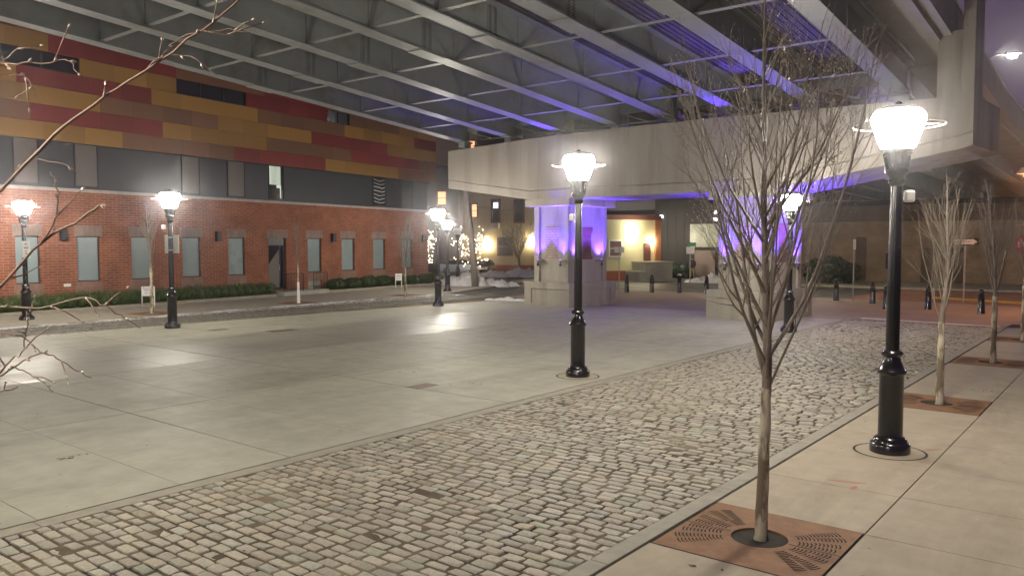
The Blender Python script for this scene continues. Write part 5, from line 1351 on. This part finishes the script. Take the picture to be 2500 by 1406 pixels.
# person by the garage
def person():
    me = bpy.data.meshes.new('person')
    J = [(0,0,0.95),(0,0,1.18),(0,0,1.42),(0,0.0,1.52),(0,-0.02,1.66),(0.20,0,1.40),(0.25,0.02,1.14),(0.20,-0.16,1.02),(0.16,-0.26,1.04),(-0.20,0,1.40),(-0.26,-0.02,1.14),(-0.16,-0.22,1.22),(-0.10,-0.27,1.34),
         (0.10,0,0.90),(0.11,-0.01,0.48),(0.12,0.02,0.08),(0.13,-0.12,0.03),(-0.10,0,0.90),(-0.12,-0.03,0.48),(-0.13,0.0,0.08),(-0.14,-0.14,0.03),(0,-0.01,1.75)]
    E_ = [(0,1),(1,2),(2,3),(3,4),(4,21),(2,5),(5,6),(6,7),(7,8),(2,9),(9,10),(10,11),(11,12),(0,13),(13,14),(14,15),(15,16),(0,17),(17,18),(18,19),(19,20)]
    rad = [0.15,0.16,0.15,0.06,0.10,0.09,0.07,0.055,0.04,0.09,0.07,0.055,0.04,0.10,0.075,0.05,0.04,0.10,0.075,0.05,0.04,0.07]
    me.from_pydata(J, E_, [])
    o = bpy.data.objects.new('person', me); COL.objects.link(o)
    sk = o.modifiers.new('skin','SKIN'); 
    for i, v in enumerate(me.skin_vertices[0].data): v.radius = (rad[i], rad[i]*(0.75 if i < 3 else 1)); v.use_root = (i == 0)
    sb = o.modifiers.new('sub','SUBSURF'); sb.levels = 2; sb.render_levels = 2
    dg = bpy.context.evaluated_depsgraph_get(); me2 = bpy.data.meshes.new_from_object(o.evaluated_get(dg))
    bpy.data.objects.remove(o)
    for m_ in (M['jacket'],M['trousers'],M['skin']): me2.materials.append(m_)
    for f in me2.polygons:
        z = f.center.z; f.use_smooth = True
        f.material_index = 2 if z > 1.55 or (z > 1.28 and f.center.y < -0.22) else (0 if z > 0.86 or z < 0.09 else 1)
    o = bpy.data.objects.new('person', me2); COL.objects.link(o)
    o.location = (-29.75,61.7,0); o.rotation_euler = (0,0,R(15))
    tag(o, 'person in a dark jacket and light trousers standing by the garage door', 'person')
    h = MB(); h.lathe([(0.115,0.0),(0.12,0.07),(0.09,0.14),(0.01,0.165)], 12, (0,0.0,1.665)); h.build('hair', M['jacket'], o, smooth=True)
person()

# trees in the far street
def wide_tree(name, loc, seed, split, height, spread, label, lights=False, group=None, n=9, rad=0.14):
    rnd = random.Random(seed); root = empty(name, loc, 0, label, 'tree', group)
    t = MB(); t.tube([(0,0,-0.1),(0.03,0.02,split*0.5),(0,0,split)], [rad*1.2,rad,rad*0.9], 9); t.build('trunk', M['twig'], root, smooth=True)
    c = MB(); ends = []
    def go(p, d, L, r, lev):
        q, dd = branch_path(rnd, p, d, L, 4, 0.10, 0.12); c.tube(q, [r*(1-0.5*i/4) for i in range(5)], 5, cap=False)
        ends.extend(q[1:] if lev < 2 else q[2:])
        if lev < 3:
            for _ in range(3 if lev else 4):
                a = dd.orthogonal().normalized(); a.rotate(Matrix.Rotation(rnd.random()*6.28,3,dd))
                j = rnd.randint(2,4); go(q[j], dd+a*rnd.uniform(0.4,0.9), L*rnd.uniform(0.45,0.7), r*0.5, lev+1)
    for i in range(n):
        a = 6.283*i/n+rnd.gauss(0,0.2); k = rnd.uniform(0.5,1.1)*spread
        go(Vector((0,0,split*rnd.uniform(0.9,1.0))), Vector((math.cos(a)*k,math.sin(a)*k,1)), (height-split)*0.52, rad*0.5, 0)
    c.build('crown', M['twig'], root, smooth=True)
    return root, ends
r_, _ = wide_tree('pollarded_tree', (-46.9,60.0,0), 5, 1.5, 5.6, 0.8, 'bare pollarded tree in front of the cream building')
for k, (loc, hgt, lab, lab2) in enumerate(((( -53.9,54.6,0),4.3,'bare tree wrapped in fairy lights behind the lit corner lamp','warm fairy lights scattered over the tree behind the corner lamp'),((-47.6,54.0,0),4.9,'bare tree wrapped in fairy lights behind the timber pole','dense fairy lights on the tree behind the timber pole'),((-57.2,52.2,0),4.6,'fairy lit tree touching the corner of the brick building','sparse fairy lights on the tree at the building corner'))):
    r_, ends = wide_tree('fairy_lit_tree', loc, 60+k, 1.3, hgt, 0.75, lab, group='trees with fairy lights', n=6)
    rnd = random.Random(k); b = MB()
    for e in rnd.sample(ends, min(len(ends), 170)):
        if e.z < 0.9: continue
        b.lathe([(0.005,-0.04),(0.034,-0.02),(0.034,0.02),(0.005,0.04)], 6, (e.x*0.9+rnd.gauss(0,0.08),e.y*0.9+rnd.gauss(0,0.08),max(0.9, e.z - (rnd.random()**2)*2.2)))
    o = b.build('fairy_lights', M['fairy']); o.location = loc; tag(o, lab2, 'fairy lights', 'fairy lights on street trees')
# evergreen bushes
def bush(loc, blobs, n, label, sz, m):
    b = MB(); core(b, blobs, 0.75); leaf_cloud(b, blobs, n, 31, sz); o = b.build('evergreen_bush', m); o.location = loc
    return tag(o, label, 'bush')
bush((-17.7,58.4,0), [(-0.9,0.2,0.9,1.0,0.8,0.9),(0.3,0,1.1,1.1,0.8,1.0),(1.3,0.3,0.8,0.9,0.8,0.8)], 4200, 'dark glossy evergreen bush right of the right column', 0.11, M['leaf_dark'])
bush((-31.6,61.9,0), [(0,0,0.6,0.8,0.5,0.6),(0.9,0.1,0.65,0.8,0.5,0.65),(-0.6,0,0.5,0.5,0.4,0.5)], 2600, 'low dark bush against the timber building', 0.08, M['leaf_dark'])
b = MB(); b.lathe([(0.26,0),(0.32,0.9),(0.34,0.92),(0.34,1.0),(0.2,1.05),(0.02,1.07)], 16); o = b.build('litter_bin', M['bin'], autosmooth=35); o.location = (-31.6,57.9,0); tag(o, 'dark round litter bin beside the terracotta planter', 'bin')
b = MB(); b.box(-0.4,-0.3,0,0.4,0.3,0.75); b.box(-0.45,-0.35,0.66,0.45,0.35,0.78); o = b.build('planter', M['terra'], bevel=0.02); o.location = (-32.4,58.2,0); tag(o, 'terracotta planter at the foot of the distant lamp', 'planter')
# drain covers on the plaza
for k, (x, y, w, l, lab) in enumerate(((-22.4,15.9,0.5,1.0,'rusty drain cover on the plaza right of the sign-bearing lamp'),(-11.4,11.4,0.35,0.6,'small rusty access cover before the central lamp'),(-24.3,14.7,0.35,0.6,'small dark drain cover close to the sign-bearing lamp'))):
    b = MB(); b.box(-w/2,-l/2,-0.01,w/2,l/2,0.006); o = b.build('drain_cover', M['cover']); o.location = (x,y,0); tag(o, lab, 'drain cover', 'drain covers on the plaza')


# ================================================================ HAZE VOLUME ADDED FOR LAMP HALOS, IN PLACE OF LENS GLARE
HAZE = 0.0013
hz = MB(); hz.box(-150,-60,-1.2,120,170,26)
hm = bpy.data.materials.new('night haze'); hm.use_nodes = True
nt = hm.node_tree; nt.nodes.remove(nt.nodes['Principled BSDF'])
vol = nt.nodes.new('ShaderNodeVolumePrincipled'); vol.inputs['Density'].default_value = HAZE; vol.inputs['Color'].default_value = (0.9,0.88,0.95,1); vol.inputs['Anisotropy'].default_value = 0.955
nt.links.new(vol.outputs[0], nt.nodes['Material Output'].inputs['Volume'])
o = hz.build('halo_haze', hm); o['kind'] = 'stuff'
S.cycles.volume_bounces = 0
